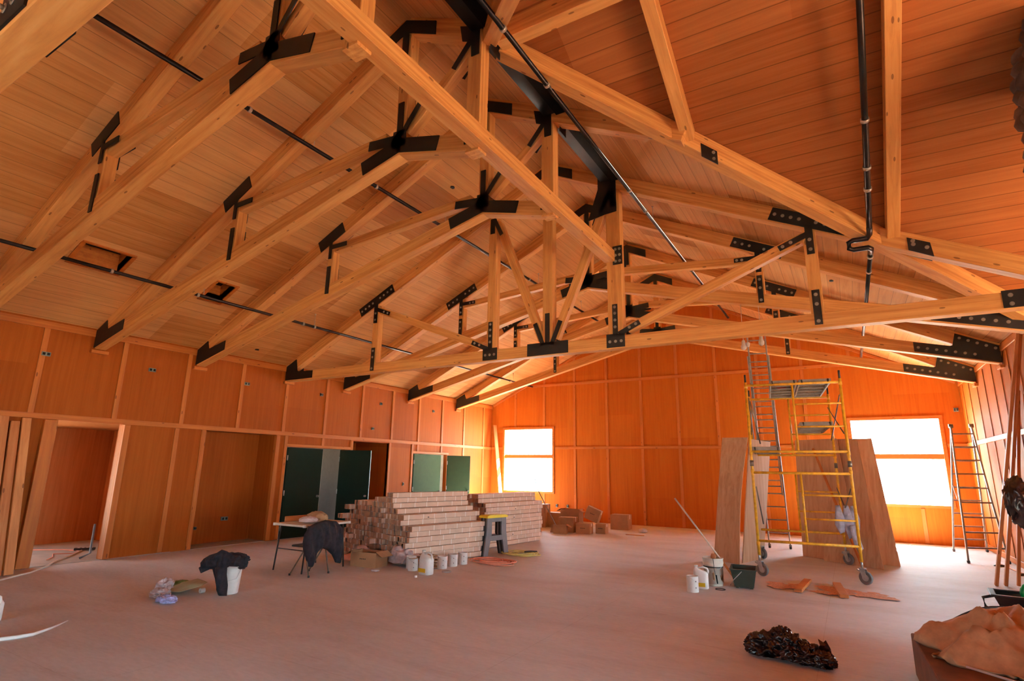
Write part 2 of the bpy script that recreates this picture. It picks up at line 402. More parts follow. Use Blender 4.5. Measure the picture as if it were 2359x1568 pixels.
def free(x, z0, z1, w=.06): return not any(h[0]-w < x < h[1]+w and not (z1 < h[2]-.06 or z0 > h[3]+.06) for h in (W1, W2))
for x in fxs:
    for z0, z1 in ((.02, .86), (.86, 2.39), (2.49, 3.2), (3.2, 4.65), (4.76, 9)):
        z1 = min(z1, zc(x)-.04)
        if z1-z0 > .1 and free(x, z0+.01, z1-.01): bat(wf, (x, YF-.011, z0), (x, YF-.011, z1), up=YU)
for a, b, z in ((XL+.02, W1[0]-.07, 2.44), (W1[1]+.07, W2[0]-.07, 2.44), (W2[1]+.07, XR-.02, 2.44), (-10.0, 1.1, 4.71)):
    beam('batten', (a, YF-.012, z), (b, YF-.012, z), .022, .085, 'stud', wf, bev=.003)
for s in (-1, 1):
    beam('batten', (XL+.05 if s < 0 else XR-.05, YF-.014, zc(XL+.05)-.06 if s < 0 else zc(XR-.05)-.06), (XC, YF-.014, ZR-.07), .026, .08, 'stud', wf)
for y in (11.55, 12.2, 12.85, 13.5, 14.2, 15.0, 15.8, 16.7, 17.5):
    for z0, z1 in ((.1, 2.39), (2.49, 3.9)): bat(wr, (XR-.011, y, z0), (XR-.011, y, z1), .03, .014, up=XU)
beam('batten', (XR-.013, 10.8, 2.44), (XR-.013, 18.04, 2.44), .026, .1, 'stud', wr)
beam('batten', (XR-.013, 10.8, .07), (XR-.013, 18.04, .07), .026, .12, 'stud', wr)
beam('batten', (XR-.013, 10.8, 3.99), (XR-.013, 18.04, 3.99), .026, .12, 'stud', wr)

# windows
def window(n, fn, h, axis, th=.2, rail=True, lab=''):
    u0, u1, z0, z1 = h
    bm = nb()
    for poly in ([(u0-.05, z0-.05), (u1+.05, z0-.05), (u1+.05, z0+.02), (u0-.05, z0+.02)], [(u0-.05, z1-.02), (u1+.05, z1-.02), (u1+.05, z1+.06), (u0-.05, z1+.06)],
                 [(u0-.05, z0+.02), (u0+.03, z0+.02), (u0+.03, z1-.02), (u0-.05, z1-.02)], [(u1-.03, z0+.02), (u1+.05, z0+.02), (u1+.05, z1-.02), (u1-.03, z1-.02)]):
        prism(bm, poly, fn, -.03, .1)
    fr = struct('window_%d' % n, bm, 'stud'); fr['label'] = lab
    if rail:
        zm = z0 + (z1-z0)*.555; bm = nb()
        prism(bm, [(u0+.03, zm-.065), (u1-.03, zm-.065), (u1-.03, zm+.065), (u0+.03, zm+.065)], fn, .02, .1); obj('rail', bm, 'stud', fr)
    bm = nb(); prism(bm, [(u0+.03, z0+.02), (u1-.03, z0+.02), (u1-.03, z1-.02), (u0+.03, z1-.02)], fn, .08, .086); obj('pane', bm, 'glass', fr)
window(1, fy(YF), W1, 0, lab='bright window beside the left corner of the far wall')
window(2, fy(YF), W2, 0, lab='wide bright window at the right of the far wall')
for i, h in enumerate(WE): window(3+i, fx(7.5), h, 0)
window(5, lambda u, z, t: V((u, -1.16-t, z)), WN[0], 0)
for i, h in enumerate(WS): window(6+i, lambda u, z, t: V((u, -4.0-t, z)), h, 0)

# alcoves and rooms behind the openings of the left wall
AW = []
def alcove(n, y0, y1, h, depth, mat='ply_y', flo='concrete', light_hole=None):
    bm = nb(); X0 = XL-.14; X1 = X0-depth
    wall_cells(bm, fx(X1), y0-.15, y1+.15, h+.05, [light_hole] if light_hole else [], -.1, 0)  # unseen opening added in the back wall to brighten the alcove
    if light_hole: AW.append((X1, light_hole));
    box(bm, ((X0+X1)/2, y0-.05, h/2), (depth, .1, h+.1)); box(bm, ((X0+X1)/2, y1+.05, h/2), (depth, .1, h+.1))
    box(bm, ((X0+X1)/2, (y0+y1)/2, h+.05), (depth, y1-y0, .1))
    w = struct('wall_alcove_%d' % n, bm, mat)
    bm = nb(); box(bm, ((XL+X1)/2, (y0+y1)/2, .004), (XL-X1, y1-y0, .01)); struct('floor_alcove_%d' % n, bm, flo)
    return w
aw = alcove(1, 1.2, 6.5, 2.42, 2.9, 'alcove', light_hole=(1.3, 4.2, .2, 2.3))
beam('batten', (XL-2.98, 5.1, .02), (XL-2.98, 5.1, 2.38), .1, .03, 'stud', aw, up=XU)
alcove(2, 6.88, 8.60, 2.41, .5)
alcove(3, 8.8, 10.82, 2.3, 2.2, 'greywall', 'floor', light_hole=(8.9, 9.5, .9, 2.1)); alcove(4, 11.03, 12.44, 2.39, 1.2, flo='floor'); alcove(5, 13.3, 16.4, 2.3, 2.0, 'offwhite', 'floor', light_hole=(13.4, 14.8, .9, 2.1))
def door(n, hinge, ang, L, h, mat='green', edge='teal', lab='', knob=True, hinges=True):
    t = bpy.data.objects.new('door_%d' % n, None); COL.objects.link(t); t.location = hinge; t.rotation_euler = (0, 0, ang); t['kind'] = 'structure'; t['label'] = lab
    bm = nb(); box(bm, (L/2, 0, h/2), (L, .045, h-.02)); bevel(bm, .003); obj('leaf', bm, mat, t)
    bm = nb(); box(bm, (L+.003, 0, h/2), (.008, .04, h-.03)); obj('edge', bm, edge, t)
    if knob:
        bm = nb()
        for s in (-1, 1): lathe(bm, [(.0, .07), (.022, .065), (.028, .045), (.012, .02), (.03, .0)], seg=14)
        for v in bm.verts: pass
        o = obj('knob', bm, 'zinc', t); o.location = (L-.07, -.022, .95); o.rotation_euler = (R(90), 0, 0)
    if hinges:
        for z in (.25, 1.05, h-.25):
            bm = nb(); cyl(bm, (0, -.03, z-.06), (0, -.03, z+.06), .012, seg=8); obj('hinge', bm, 'zinc', t)
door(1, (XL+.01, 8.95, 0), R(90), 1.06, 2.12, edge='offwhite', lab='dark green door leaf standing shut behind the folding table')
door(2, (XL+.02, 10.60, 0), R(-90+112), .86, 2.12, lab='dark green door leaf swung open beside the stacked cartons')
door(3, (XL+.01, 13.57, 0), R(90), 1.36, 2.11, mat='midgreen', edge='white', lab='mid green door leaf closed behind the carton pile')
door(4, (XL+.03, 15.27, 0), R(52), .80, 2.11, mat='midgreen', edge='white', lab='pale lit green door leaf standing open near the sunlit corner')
bm = nb(); poly = [(0, 0), (.42, 0), (.46, 1.0), (.40, 1.9), (.30, 1.98), (.12, 1.94), (.02, 1.2)]
puffy(bm, poly, lambda u, v, t: V((XL-.30+t, 14.86+u, v)), .07, 3, .02, 2)
tag(obj('foam_mattress', bm, 'foam'), 'pale yellow foam mattress standing in the gap between green doors', 'mattress')
# ------------------------------------------------------------------ roof trusses
TH = .18
def P(x, y, z): return V((x, y, z))
def bolt_mesh():
    bm = nb(); h = TH/2+.012
    for s in (-1, 1):
        cyl(bm, (0, s*h, 0), (0, s*(h+.006), 0), .026, seg=12); cyl(bm, (0, s*(h+.006), 0), (0, s*(h+.02), 0), .013, seg=6)
    cyl(bm, (0, -h-.01, 0), (0, h+.01, 0), .008, seg=6)
    me = bpy.data.meshes.new('bolt'); bm.to_mesh(me); bm.free(); me.materials.append(M['bolt']); return me
BOLT = bolt_mesh()
def plate(par, Y, polys, bolts=(), th=.012, face=TH/2):
    """steel plates on both faces of the timber, bolted through"""
    L = par.location
    for s in (1, -1):
        bm = nb()
        for poly in polys: prism(bm, poly, lambda u, v, t: V((u, t, v)), Y + s*face, Y + s*(face+th))
        for v in bm.verts: v.co -= L
        g = obj('gusset_plate', bm, 'plate', par)
    for x, z in bolts:
        o = bpy.data.objects.new('bolt', BOLT); COL.objects.link(o); o.parent = g; o.location = V((x, Y, z))-L
    return g
def strip(A, B, w, off=0):
    """outline of a flat strip from A to B in the (x, z) plane"""
    A = V(A); B = V(B); d = (B-A).normalized(); n = V((-d.y, d.x)); A = A+n*off; B = B+n*off
    return [tuple(A+n*w/2), tuple(B+n*w/2), tuple(B-n*w/2), tuple(A-n*w/2)]
def along(A, B, ts, off=0):
    A = V(A); B = V(B); d = (B-A).normalized(); n = V((-d.y, d.x)); return [tuple(A+(B-A)*t+n*off) for t in ts]
DT = .24      # depth of the top chords
def tc(x): return zc(x) - .135     # centre line of the top chord
def zb(x): return 3.81 + (5.59-3.81)*(1-abs(x-XC)/(XC-XL if x < XC else XR-XC))    # centre line of a scissor truss's bottom chord
HB = .22
def top_chords(t, Y, xend):
    beam('top_chord', P(XL+.02, Y, tc(XL+.02)), P(XC, Y, tc(XC)+.0), TH, DT, 'beam', t)
    beam('top_chord', P(XC, Y, tc(XC)), P(xend, Y, tc(xend)), TH-.004, DT, 'beam', t)
def peak(t, Y, stem=.62):
    pl = [[(XC-.01, ZR-.06), (XC-.5, zc(XC-.5)-.055), (XC-.5, zc(XC-.5)-.255), (XC-.1, ZR-.30), (XC-.1, ZR-.30)][:4] + [(XC, ZR-.27)],
          [(XC, ZR-.27), (XC+.1, ZR-.30), (XC+.5, zc(XC+.5)-.255), (XC+.5, zc(XC+.5)-.055), (XC-.01, ZR-.06)],
          [(XC-.05, ZR-.25), (XC+.05, ZR-.25), (XC+.05, ZR-stem), (XC-.05, ZR-stem)]]
    plate(t, Y, pl, [])
def heel(t, Y, s, flat, bolts=True):
    """L-shaped heel plate at the wall; s=-1 left, +1 right"""
    X0 = (XL if s < 0 else XR) - s*.02
    z0 = 3.70
    zt = lambda x: (zc(x)-.05)
    zbt = (lambda x: 3.9) if flat else (lambda x: zb(x)+.11)
    zbb = (lambda x: 3.695) if flat else (lambda x: zb(x)-.105)
    a = X0 - s*.34 if s < 0 else X0 - s*.62
    e = X0 - s*.95 if s < 0 else X0 - s*1.28
    poly = [(X0, zbb(X0)+.012), (X0, zt(X0)), (a, zt(a)), (a-s*.06, zbt(a)+.03), (a-s*.1, zbt(a-s*.1)), (e, zbt(e)-.01), (e, zbb(e)+.02)]
    bl = []
    if bolts:
        n = 7
        for k in range(n):
            x = e + s*(.07+.14*k); bl.append((x, (zbt(x)+zbb(x))/2))
        for k in range(5 if s > 0 else 3):
            x = a + s*(.06+.125*k); bl.append((x, zt(x)-.07))
    plate(t, Y, [poly], bl if s > 0 or bolts == 2 else [])
def bolt_row(A, B, n, a=.1, b=.9): return along(A, B, [a+(b-a)*i/(n-1) for i in range(n)])
def quarter(t, Y, s, K, stub=True, bolts=True):
    """quarter point: post, strut and their plates"""
    x = -7.77 if s < 0 else -1.06
    zt = zc(x)-.25; xk = x - s*.06
    beam('post', P(x, Y, zb(x)+.1), P(x, Y, zt+.02), .14, .15, 'beam', t, up=V((0, 1, 0)))
    S0 = (x-s*.05, zt-.10); S1 = (XC+s*.25, 5.80)
    beam('strut', P(S0[0], Y, S0[1]), P(S1[0], Y, S1[1]), .13, .15, 'beam', t)
    q = .42 if bolts else .30
    c0 = (x-q, tc(x-q)); c1 = (x+q, tc(x+q))
    bl = bolt_row(c0, c1, 7, .07, .93)
    stem = [(x-.045, zt+.05), (x+.045, zt+.05), (x+.045, zt-.36), (x-.045, zt-.36)]
    d = V((S1[0]-S0[0], S1[1]-S0[1])).normalized(); e = V(S0)+d*.36
    if not bolts: stem = [(x-.035, zt+.05), (x+.035, zt+.05), (x+.035, zt-.30), (x-.035, zt-.30)]
    polys = [strip(c0, c1, .19 if bolts else .225), stem, strip((x, S0[1]+.02), tuple(e), .08)]
    plate(t, Y, polys, [b for i, b in enumerate(bl) if i != 3]+[(x, zt-.16), (x, zt-.29), tuple(V(S0)+d*.22), tuple(V(S0)+d*.31)] if bolts else [])
    zl = zb(x)
    plate(t, Y, [[(x-.045, zl-.06), (x+.045, zl-.06), (x+.045, zl+.46), (x-.045, zl+.46)]], [(x, zl-.01), (x, zl+.22), (x, zl+.38)] if bolts else [])
def blocks(t, Y, right):
    for s, X in ((1, XL),)+(((-1, XR),) if right else ()):
        beam('bearing_block', P(X+s*.035, Y-.14, 3.655), P(X+s*.035, Y+.14, 3.655), .07, .06, 'stud', t)
def scissor(i, label, right=True, diag=False, bolts=True, end=None):
    Y = YT[i]
    t = thing('roof_truss', label, 'truss', (XC, Y, 3.7), group='scissor roof trusses')
    xe = XR-.02 if right else end
    top_chords(t, Y, xe if right else end)
    beam('bottom_chord', P(XL+.02, Y, zb(XL)), P(XC+.02, Y, zb(XC)), TH, HB, 'beam', t)
    xb = XR-.02 if right else -3.36
    beam('bottom_chord', P(XC, Y, zb(XC)), P(xb, Y, zb(xb)), TH-.003, HB, 'beam', t)
    beam('post', P(XC, Y, zb(XC)+.05), P(XC, Y, ZR-.3), .17, .16, 'beam', t, up=V((0, 1, 0)))
    quarter(t, Y, -1, 0, bolts=right)
    if right: quarter(t, Y, 1, 0)
    # king plate where the chords cross
    zk = zb(XC)
    L1 = (XC-.62, zb(XC-.62)+.01); L2 = (XC-.52, 5.74)
    polys = [strip((XC+.02, zk+.02), L1, .19), strip((XC, zk+.1), L2, .13), strip((XC-.02, zk+.02), (XC+.62, zb(XC+.62)+.01), .19),
             [(XC-.12, zk-.02), (XC+.12, zk-.02), (XC+.1, zk+.22), (XC-.1, zk+.22)], [(XC-.045, zk+.1), (XC+.045, zk+.1), (XC+.045, zk+.62), (XC-.045, zk+.62)]]
    if right: polys.append(strip((XC, zk+.1), (XC+.52, 5.74), .13))
    if not right: polys.append(strip((XC+.03, zk+.15), (XC+.32, zk+.52), .075))
    plate(t, Y, polys, [])
    if not right:
        beam('diagonal', P(XC+.08, Y, zk+.2), P(-3.40, Y, 6.62), .13, .13, 'beam', t)
        plate(t, Y, [strip((-3.36, 6.70), (-3.62, 6.38), .075)])
        beam('post', P(-3.32, Y, zb(-3.32)-.12), P(-3.32, Y, 6.80), .19, .17, 'beam', t, up=V((0, 1, 0)))
        plate(t, Y, [[(-3.54, 6.95), (-3.25, 6.82), (-3.25, 6.45), (-3.36, 6.45), (-3.37, 6.66), (-3.50, 6.72)]])
        plate(t, Y, [[(-3.42, 5.30), (-3.37, 5.30), (-3.37, 5.52), (-3.42, 5.52)]])
    peak(t, Y)
    heel(t, Y, -1, False); blocks(t, Y, right)
    if right: heel(t, Y, 1, False)
    return t
def girder(i, label):
    Y = YT[i]
    t = thing('girder_truss', label, 'truss', (XC, Y, 3.7), group='flat-bottomed girder trusses')
    top_chords(t, Y, XR+.25)
    beam('bottom_chord', P(XL+.02, Y, 3.79), P(XR+.4, Y, 3.79), TH, HB-.005, 'beam', t)
    beam('post', P(XR+.3, Y, 0.0), P(XR+.3, Y, 3.67), .18, .18, 'beam', t, up=V((0, 1, 0)))
    xl, xr = -5.68, -3.16
    for x, w, zt in ((XC-.02, .2, ZR-.28), (xl, .18, zc(xl)-.26), (xr, .26, zc(xr)-.26)):
        beam('post', P(x, Y, 3.88), P(x, Y, zt), w, .17, 'beam', t, up=V((0, 1, 0)))
    for x, s in ((-8.75, -1), (-.16, 1)):
        beam('post', P(x, Y, 3.84), P(x, Y, zc(x)-.25), .17, .15, 'beam', t, up=V((0, 1, 0)))
        A = (x-s*.08, zc(x)-.36); B = ((xl-.2) if s < 0 else (xr+.2), 4.0)
        beam('diagonal', P(A[0], Y, A[1]), P(B[0], Y, B[1]), .13, .15, 'beam', t)
        d = (V(A)-V(B)).normalized(); c0 = (x-.48, tc(x-.48)); c1 = (x+.48, tc(x+.48))
        bl = bolt_row(c0, c1, 9, .06, .94); zt = zc(x)-.25
        plate(t, Y, [strip(c0, c1, .2), [(x-.05, zt+.05), (x+.05, zt+.05), (x+.05, zt-.4), (x-.05, zt-.4)], strip(tuple(V(A)+d*.05), tuple(V(A)-d*.36), .085)],
              [b for k, b in enumerate(bl) if k != 4]+[(x, zt-.18), (x, zt-.33), tuple(V(A)-d*.18), tuple(V(A)-d*.3)])
        plate(t, Y, [[(x-.05, 3.73), (x+.05, 3.73), (x+.05, 4.24), (x-.05, 4.24)]], [(x, 3.78), (x, 4.03), (x, 4.17)])
        nx = xl if s < 0 else xr
        n0 = [(nx-.16, 3.70), (nx+.16, 3.70), (nx+.16, 3.93), (nx-.16, 3.93)]
        plate(t, Y, [n0, [(nx-.045, 3.9), (nx+.045, 3.9), (nx+.045, 4.45), (nx-.045, 4.45)], strip((nx+s*.06, 3.92), tuple(V(B)+d*.24), .085)],
              [(nx-.1, 3.8), (nx, 3.8), (nx+.1, 3.8)] + ([(nx, 4.05), (nx, 4.17), (nx, 4.29), (nx, 4.4), tuple(V(B)+d*.05), tuple(V(B)+d*.17)]))
    for x in (xl, xr):
        s = -1 if x < XC else 1
        B = (XC-.02+s*.13, 3.98); A = (x-s*.1, zc(x)-.42); d = (V(A)-V(B)).normalized()
        beam('diagonal', P(A[0], Y, A[1]), P(B[0], Y, B[1]), .13, .15, 'beam', t)
        plate(t, Y, [strip(tuple(V(B)-d*.12), tuple(V(B)+d*.34), .08)])
        plate(t, Y, [strip((x-s*.03, A[1]+.1), tuple(V(A)-d*.3), .08), [(x-.05, A[1]+.1), (x+.05, A[1]+.1), (x+.05, A[1]-.22), (x-.05, A[1]-.22)]])
    cx = XC-.02
    plate(t, Y, [[(cx-.41, 3.695), (cx+.41, 3.695), (cx+.41, 3.92), (cx-.41, 3.92)], [(cx-.045, 3.9), (cx+.045, 3.9), (cx+.045, 4.46), (cx-.045, 4.46)]])
    # big wedge plate under the steel beam and the bolted strap that carries the long timber
    plate(t, Y, [[(-3.42, 6.98), (-3.08, 6.84), (-3.08, 6.16), (-3.30, 6.14), (-3.62, 6.08), (-3.42, 6.66)]])
    plate(t, Y, [[(-3.17, 5.16), (-3.0, 5.16), (-3.0, 5.50), (-3.17, 5.50)]], [(-3.12, 5.22), (-3.045, 5.22), (-3.12, 5.33), (-3.045, 5.33), (-3.12, 5.44), (-3.045, 5.44)])
    peak(t, Y)
    heel(t, Y, -1, True); blocks(t, Y, False)
    bl = [(XR-.72+.16*k, z) for k in range(5) for z in (3.74, 3.85)]
    plate(t, Y, [[(XR-.8, 3.695), (XR, 3.695), (XR, 3.915), (XR-.8, 3.915)]], bl)
    # valley plate on the right top chord
    plate(t, Y, [[(.98, 4.62), (1.24, 4.48), (1.22, 4.68), (.98, 4.80)]], [(1.04, 4.69), (1.18, 4.62), (1.04, 4.74)])
    return t
girder(0, 'flat-bottomed timber girder truss crossing right above the camera, at the top left corner')
scissor(1, 'scissor timber truss closest to the camera, its heel outside the picture', right=False, end=-3.35)
scissor(2, 'scissor timber truss, second along from the camera, meeting the steel beam at the wing ridge', right=False, end=-3.35)
scissor(3, 'scissor timber truss whose top chord runs past the steel beam to the valley beam', right=False, end=-1.36)
girder(4, 'flat-bottomed timber girder truss spanning the whole hall above the cartons')
scissor(5, 'scissor timber truss directly behind the flat girder truss', right=True)
scissor(6, 'scissor timber truss above the extension ladder, last but one from the far wall', right=True)
scissor(7, 'scissor timber truss nearest to the far wall', right=True)

# steel ridge beam, long timber beam, wing framing
t = thing('steel_beam', 'black steel I-beam running lengthwise beside the roof ridge', 'steel beam', (-3.27, 4.8, 6.8))
ya, yb = YT[0]-4.8, YT[4]-4.8-.1
bm = nb(); box(bm, (0, (ya+yb)/2, .01), (.2, yb-ya, .02)); bevel(bm, .003); obj('lower_flange', bm, 'flange', t)
bm = nb(); box(bm, (0, (ya+yb)/2, .10), (.014, yb-ya, .17)); box(bm, (-.03, (ya+yb)/2, .19), (.16, yb-ya, .016)); obj('web', bm, 'plate', t); bm = nb(); box(bm, (.17, (ya+yb)/2, -.0), (.14, yb-ya, .09)); obj('side_channel', bm, 'mattblack', t)
for k, y in enumerate((YT[1], YT[2], YT[3])):
    bm = nb(); box(bm, (.05, y-4.8, .09), (.1, .012, .15)); box(bm, (.105, y-4.8+.12, -.08), (.012, .2, .34)); g = obj('bracket', bm, 'plate', t)
tag(beam('timber_beam', (-3.225, YT[0]+.1, 5.32), (-3.225, YT[4]-TH/2-.014, 5.32), .19, .2, 'beam'), 'long pale timber beam slanting across the picture from top left to the girder post', 'beam')
D = .24
s2 = math.sqrt(2)
def vpt(k, sgn): x = XV + k; return V((x, YW + sgn*k, zc(x)-.14))
tag(beam('valley_beam', vpt(.12, 1), vpt(5.85, 1), .18, .26), 'timber valley beam running from the steel beam down to the far right eave', 'beam', 'valley beams of the side wing')
tag(beam('valley_beam', vpt(.12, -1), vpt(5.85, -1), .18, .26), 'timber valley beam disappearing upward out of the picture beside the pipe', 'beam', 'valley beams of the side wing')
tag(beam('ridge_beam', (-3.12, YW, ZW-.16), (7.45, YW, ZW-.16), .18, .3), 'timber ridge beam of the side wing, leaving through the top of the picture', 'beam')
labs = {1: ['wing rafter meeting the valley beam at the small hanger plate with two bolts', 'wing rafter hanging straight down beside the tall black pipe'], -1: ['', '']}
for k, x in enumerate((-1.36, .84, 3.0, 5.2)):
    for sg in (1, -1):
        ye = YW + sg*min(x-XV, 5.9)
        o = beam('rafter', (x, YW+sg*.1, zw(YW+.1)-.13), (x, ye-sg*.08, zw(ye)-.13+.04), .15, .22)
        lab = labs[1][k] if sg > 0 and k < 2 else 'timber wing rafter out beyond the picture edge'
        tag(o, lab, 'rafter', 'rafters of the side wing')
bm = nb(); prism(bm, [(0, 0), (.24, 0), (.24, .19), (0, .19)], lambda u, v, t: V((-1.36+.13+u*.7, 6.86+u*.7+t, zc(-1.36+.13+u*.7)-.30+v)), -.112, -.098)
g = tag(obj('hanger_plate', bm, 'plate'), 'black steel hanger plate with two bolts where the rafter meets the valley beam', 'plate')
bm = nb()
for z in (.05, .14): cyl(bm, V((-1.36+.26, 6.99-.112, zc(-1.1)-.30+z)), V((-1.36+.26, 6.99-.135, zc(-1.1)-.30+z)), .02, seg=10)
obj('bolt', bm, 'bolt', g)

# ------------------------------------------------------------------ sprinkler pipes
def rings(par, pts, r, mat='ring', w=.03):
    L = par.location
    for p, d in pts:
        bm = nb(); p = V(p)-L; d = V(d).normalized(); cyl(bm, p-d*w/2, p+d*w/2, r, seg=14); obj('coupling', bm, mat, par)
def hanger(par, p, top):
    L = par.location; bm = nb(); cyl(bm, V(p)-L, V((p[0], p[1], top))-L, .005, seg=6); lathe(bm, [(.0, 0), (.018, .0), (.018, .02), (0, .02)], c=V((p[0], p[1], top-.02))-L, seg=8); obj('hanger', bm, 'ring', par)
def pipe(name, label, pts, r, cl, loc, mat='pipe', hang=(), ringm='ring'):
    t = thing(name, label, 'pipe', loc, group='sprinkler pipes'); bm = nb(); tube(bm, [V(p)-V(loc) for p in pts], r, 12); obj('run', bm, mat, t)
    rings(t, cl, r*1.35, ringm, .04)
    for p in hang: hanger(t, p, zc(p[0]))
    return t
Yd = (0, 1, 0)
x, z = -6.36, 6.28
pipe('sprinkler_pipe', 'black pipe high on the left slope, halfway up to the ridge', [(x, 1.2, z), (x, 17.9, z)], .03, [((x, y, z), Yd) for y in (3.75, 6.1, 9.6, 11.4, 14.0)], (x, 1.2, z), hang=[(x, 4.8, z), (x, 8.0, z), (x, 9.6, z), (x, 11.9, z), (x, 14.6, z)])
x, z = -9.80, 4.665
pipe('sprinkler_pipe', 'black pipe low on the left slope, passing under the ceiling hatches', [(x, 1.2, z), (x, 17.9, z)], .028, [((x, y, z), Yd) for y in (3.9, 5.3, 7.6, 7.9, 12.0, 16.3)], (x, 1.2, z), hang=[(x, 5.4, z), (x, 7.9, z), (x, 12.0, z), (x, 16.5, z)])
x, z = -2.78, 6.40
pipe('sprinkler_pipe', 'dark pipe hanging just right of the black steel beam', [(x, 1.5, z), (x, 17.8, z)], .03, [((x, y, z), Yd) for y in (4.35, 5.4, 8.5, 9.4, 13.0, 14.9)], (x, 1.5, z), hang=[(x, 5.4, z), (x, 9.9, z), (x, 13.2, z)])
x = .56
wp = [(x, y, zw(y)-.34) for y in (5.1, 6.0, 7.0, 8.0)]+[(x, 8.35, zw(8.35)-.32)]
t = pipe('sprinkler_pipe', 'dark pipe coming straight down the picture with a swing joint at its foot', wp, .034, [((x, 6.85, zw(6.85)-.34), (0, 1, -.487)), ((x, 7.45, zw(7.45)-.34), (0, 1, -.487)), ((x, 7.75, zw(7.75)-.34), (0, 1, -.487))], (x, 5.1, 6.5))
L = t.location; e = V(wp[-1]); bm = nb()
tube(bm, [e-L+V(q) for q in ((0, 0, 0), (0, .12, -.06), (-.03, .16, -.1), (-.2, .16, -.1), (-.25, .16, -.12), (-.25, .18, -.2), (-.2, .2, -.22), (-.03, .2, -.22), (0, .24, -.23), (0, .4, -.23))], .036, 12); obj('swing_joint', bm, 'pipe', t)
z = e.z-.23
t2 = pipe('sprinkler_pipe', 'dark pipe continuing from the swing joint toward the far wall', [(x, 8.75, z), (x, 17.6, z)], .03, [((x, y, z), Yd) for y in (8.9, 9.6, 12.6, 15.0)], (x, 8.75, z))
bm = nb()
for k in range(5): tube(bm, [V((x+.03*math.sin(3*k+q), 12.0+.02*math.cos(5*q+k), z-.05-.05*q)) for q in range(6)], .006, 6)
tag(obj('wire_tail', bm, 'offwhite'), 'curled pale wires dangling under the far stretch of pipe', 'wire')
for k, (px, py, pz, lb) in enumerate(((-1.43, 10.62, 3.93, 'white work lamp cluster hanging left of the ladder top'), (-1.13, 10.62, 3.98, 'small white work lamp hanging right of the ladder top'))):
    bm = nb(); cyl(bm, (px, py, pz+.1), (px, py, pz+.8), .004, seg=6); lathe(bm, [(0, .12), (.03, .1), (.035, .03), (.05, 0), (.045, -.05), (0, -.08)], c=(px, py, pz), seg=12)
    if k == 0: lathe(bm, [(0, .05), (.04, .02), (.03, -.04), (0, -.06)], c=(px+.07, py, pz+.03), seg=12)
    tag(obj('work_lamp', bm, 'white'), lb, 'lamp')

# ceiling hatches and small wall boxes
for k, (a, b, y0, y1) in enumerate(H):
    t = thing('ceiling_hatch', ('larger framed hatch', 'smaller framed hatch')[k] + ' in the left ceiling slope, above the low pipe', 'hatch', (a, y0, zc(a)))
    L = t.location; bm = nb()
    for A, B in (((a, y0), (b, y0)), ((b, y0), (b, y1)), ((b, y1), (a, y1)), ((a, y1), (a, y0))):
        A = V((A[0], A[1], zc(A[0])))-L; B = V((B[0], B[1], zc(B[0])))-L
        q = bm.faces.new([bm.verts.new(p) for p in (A, B, B+V((0, 0, .35)), A+V((0, 0, .35)))])
    obj('curb', bm, 'stud', t)
    bm = nb()
    for A, B in (((a, y0-.03), (b, y0-.03)), ((b+.02, y0-.05), (b+.02, y1+.05)), ((b, y1+.03), (a, y1+.03)), ((a-.02, y1+.05), (a-.02, y0-.05))):
        obox(bm, V((A[0], A[1], zc(A[0])-.012))-L, V((B[0], B[1], zc(B[0])-.012))-L, .06, .02)
    obj('frame', bm, 'stud', t)
    bm = nb(); prism(bm, [(a, y0), (b, y0), (b, y1), (a, y1)], lambda u, v, q: V((u, v, zc(u)+.33+q))-L, 0, .02); obj('cover', bm, 'dark', t)
jb = [(3.896, 3.485), (5.625, 3.482), (7.675, 3.487), (9.809, 3.496), (11.996, 3.491), (14.444, 3.507), (11.734, 2.754)]
near = ['above the stacked boards', 'above the open alcove doorway', 'above the shallow alcove', 'above the shut green door', 'above the dark doorway', 'above the farther green doors', 'low, just over the dark doorway']
def jbox(p, lab, w=.11, h=.07, ax=0):
    t = thing('junction_box', lab, 'electrical box', p); bm = nb()
    s = (.03, w, h) if ax == 0 else (w, .03, h)
    box(bm, (0, 0, 0), s); bevel(bm, .004); obj('body', bm, 'steelbox', t)
    bm = nb()
    for q in (-.25, .25): box(bm, ((.017, q*w, 0) if ax == 0 else (q*w, -.017, 0)), ((.004, w*.3, h*.6) if ax == 0 else (w*.3, .004, h*.6)))
    obj('socket', bm, 'dark', t)
for (y, z), n in zip(jb, near): jbox((XL+.016, y, z), 'small steel junction box on the left wall '+n, w=.13 if z > 3 and y < 9 else .09)
for p, lab, w, h in (((XL-.62, 7.10, 1.13), 'light switch box on the back of the shallow alcove', .06, .1), ((XL-.62, 7.30, .34), 'low outlet box on the back of the shallow alcove', .06, .06), ((XL-.62, 7.95, .50), 'wide dark outlet box on the back of the shallow alcove', .16, .08), ((XL+.016, 13.15, 1.2), 'white switch box beside the farther green doors', .05, .09)): jbox(p, lab, w, h)
for x, lab in ((-8.887, 'narrow outlet box under the far left window'), (-8.47, 'wider outlet box beside the narrow one on the far wall')): jbox((x, YF-.016, .47), lab, .07, .1, 1)
jbox((2.5, YF-.016, 3.34), 'round dark wire hole box high in the far right corner', .1, .1, 1)
for (x, y), lab in (((-5.88, 7.55), 'high up near the ridge'), ((-11.3, 7.6), 'at the left eave'), ((.08, 11.85), 'on the right slope')):
    bm = nb(); cyl(bm, (x, y, zc(x)-.012), (x, y, zc(x)+.005), .045, seg=14); tag(obj('ceiling_hole_cover', bm, 'dark'), 'small dark round hole in the ceiling boards '+lab, 'hole')
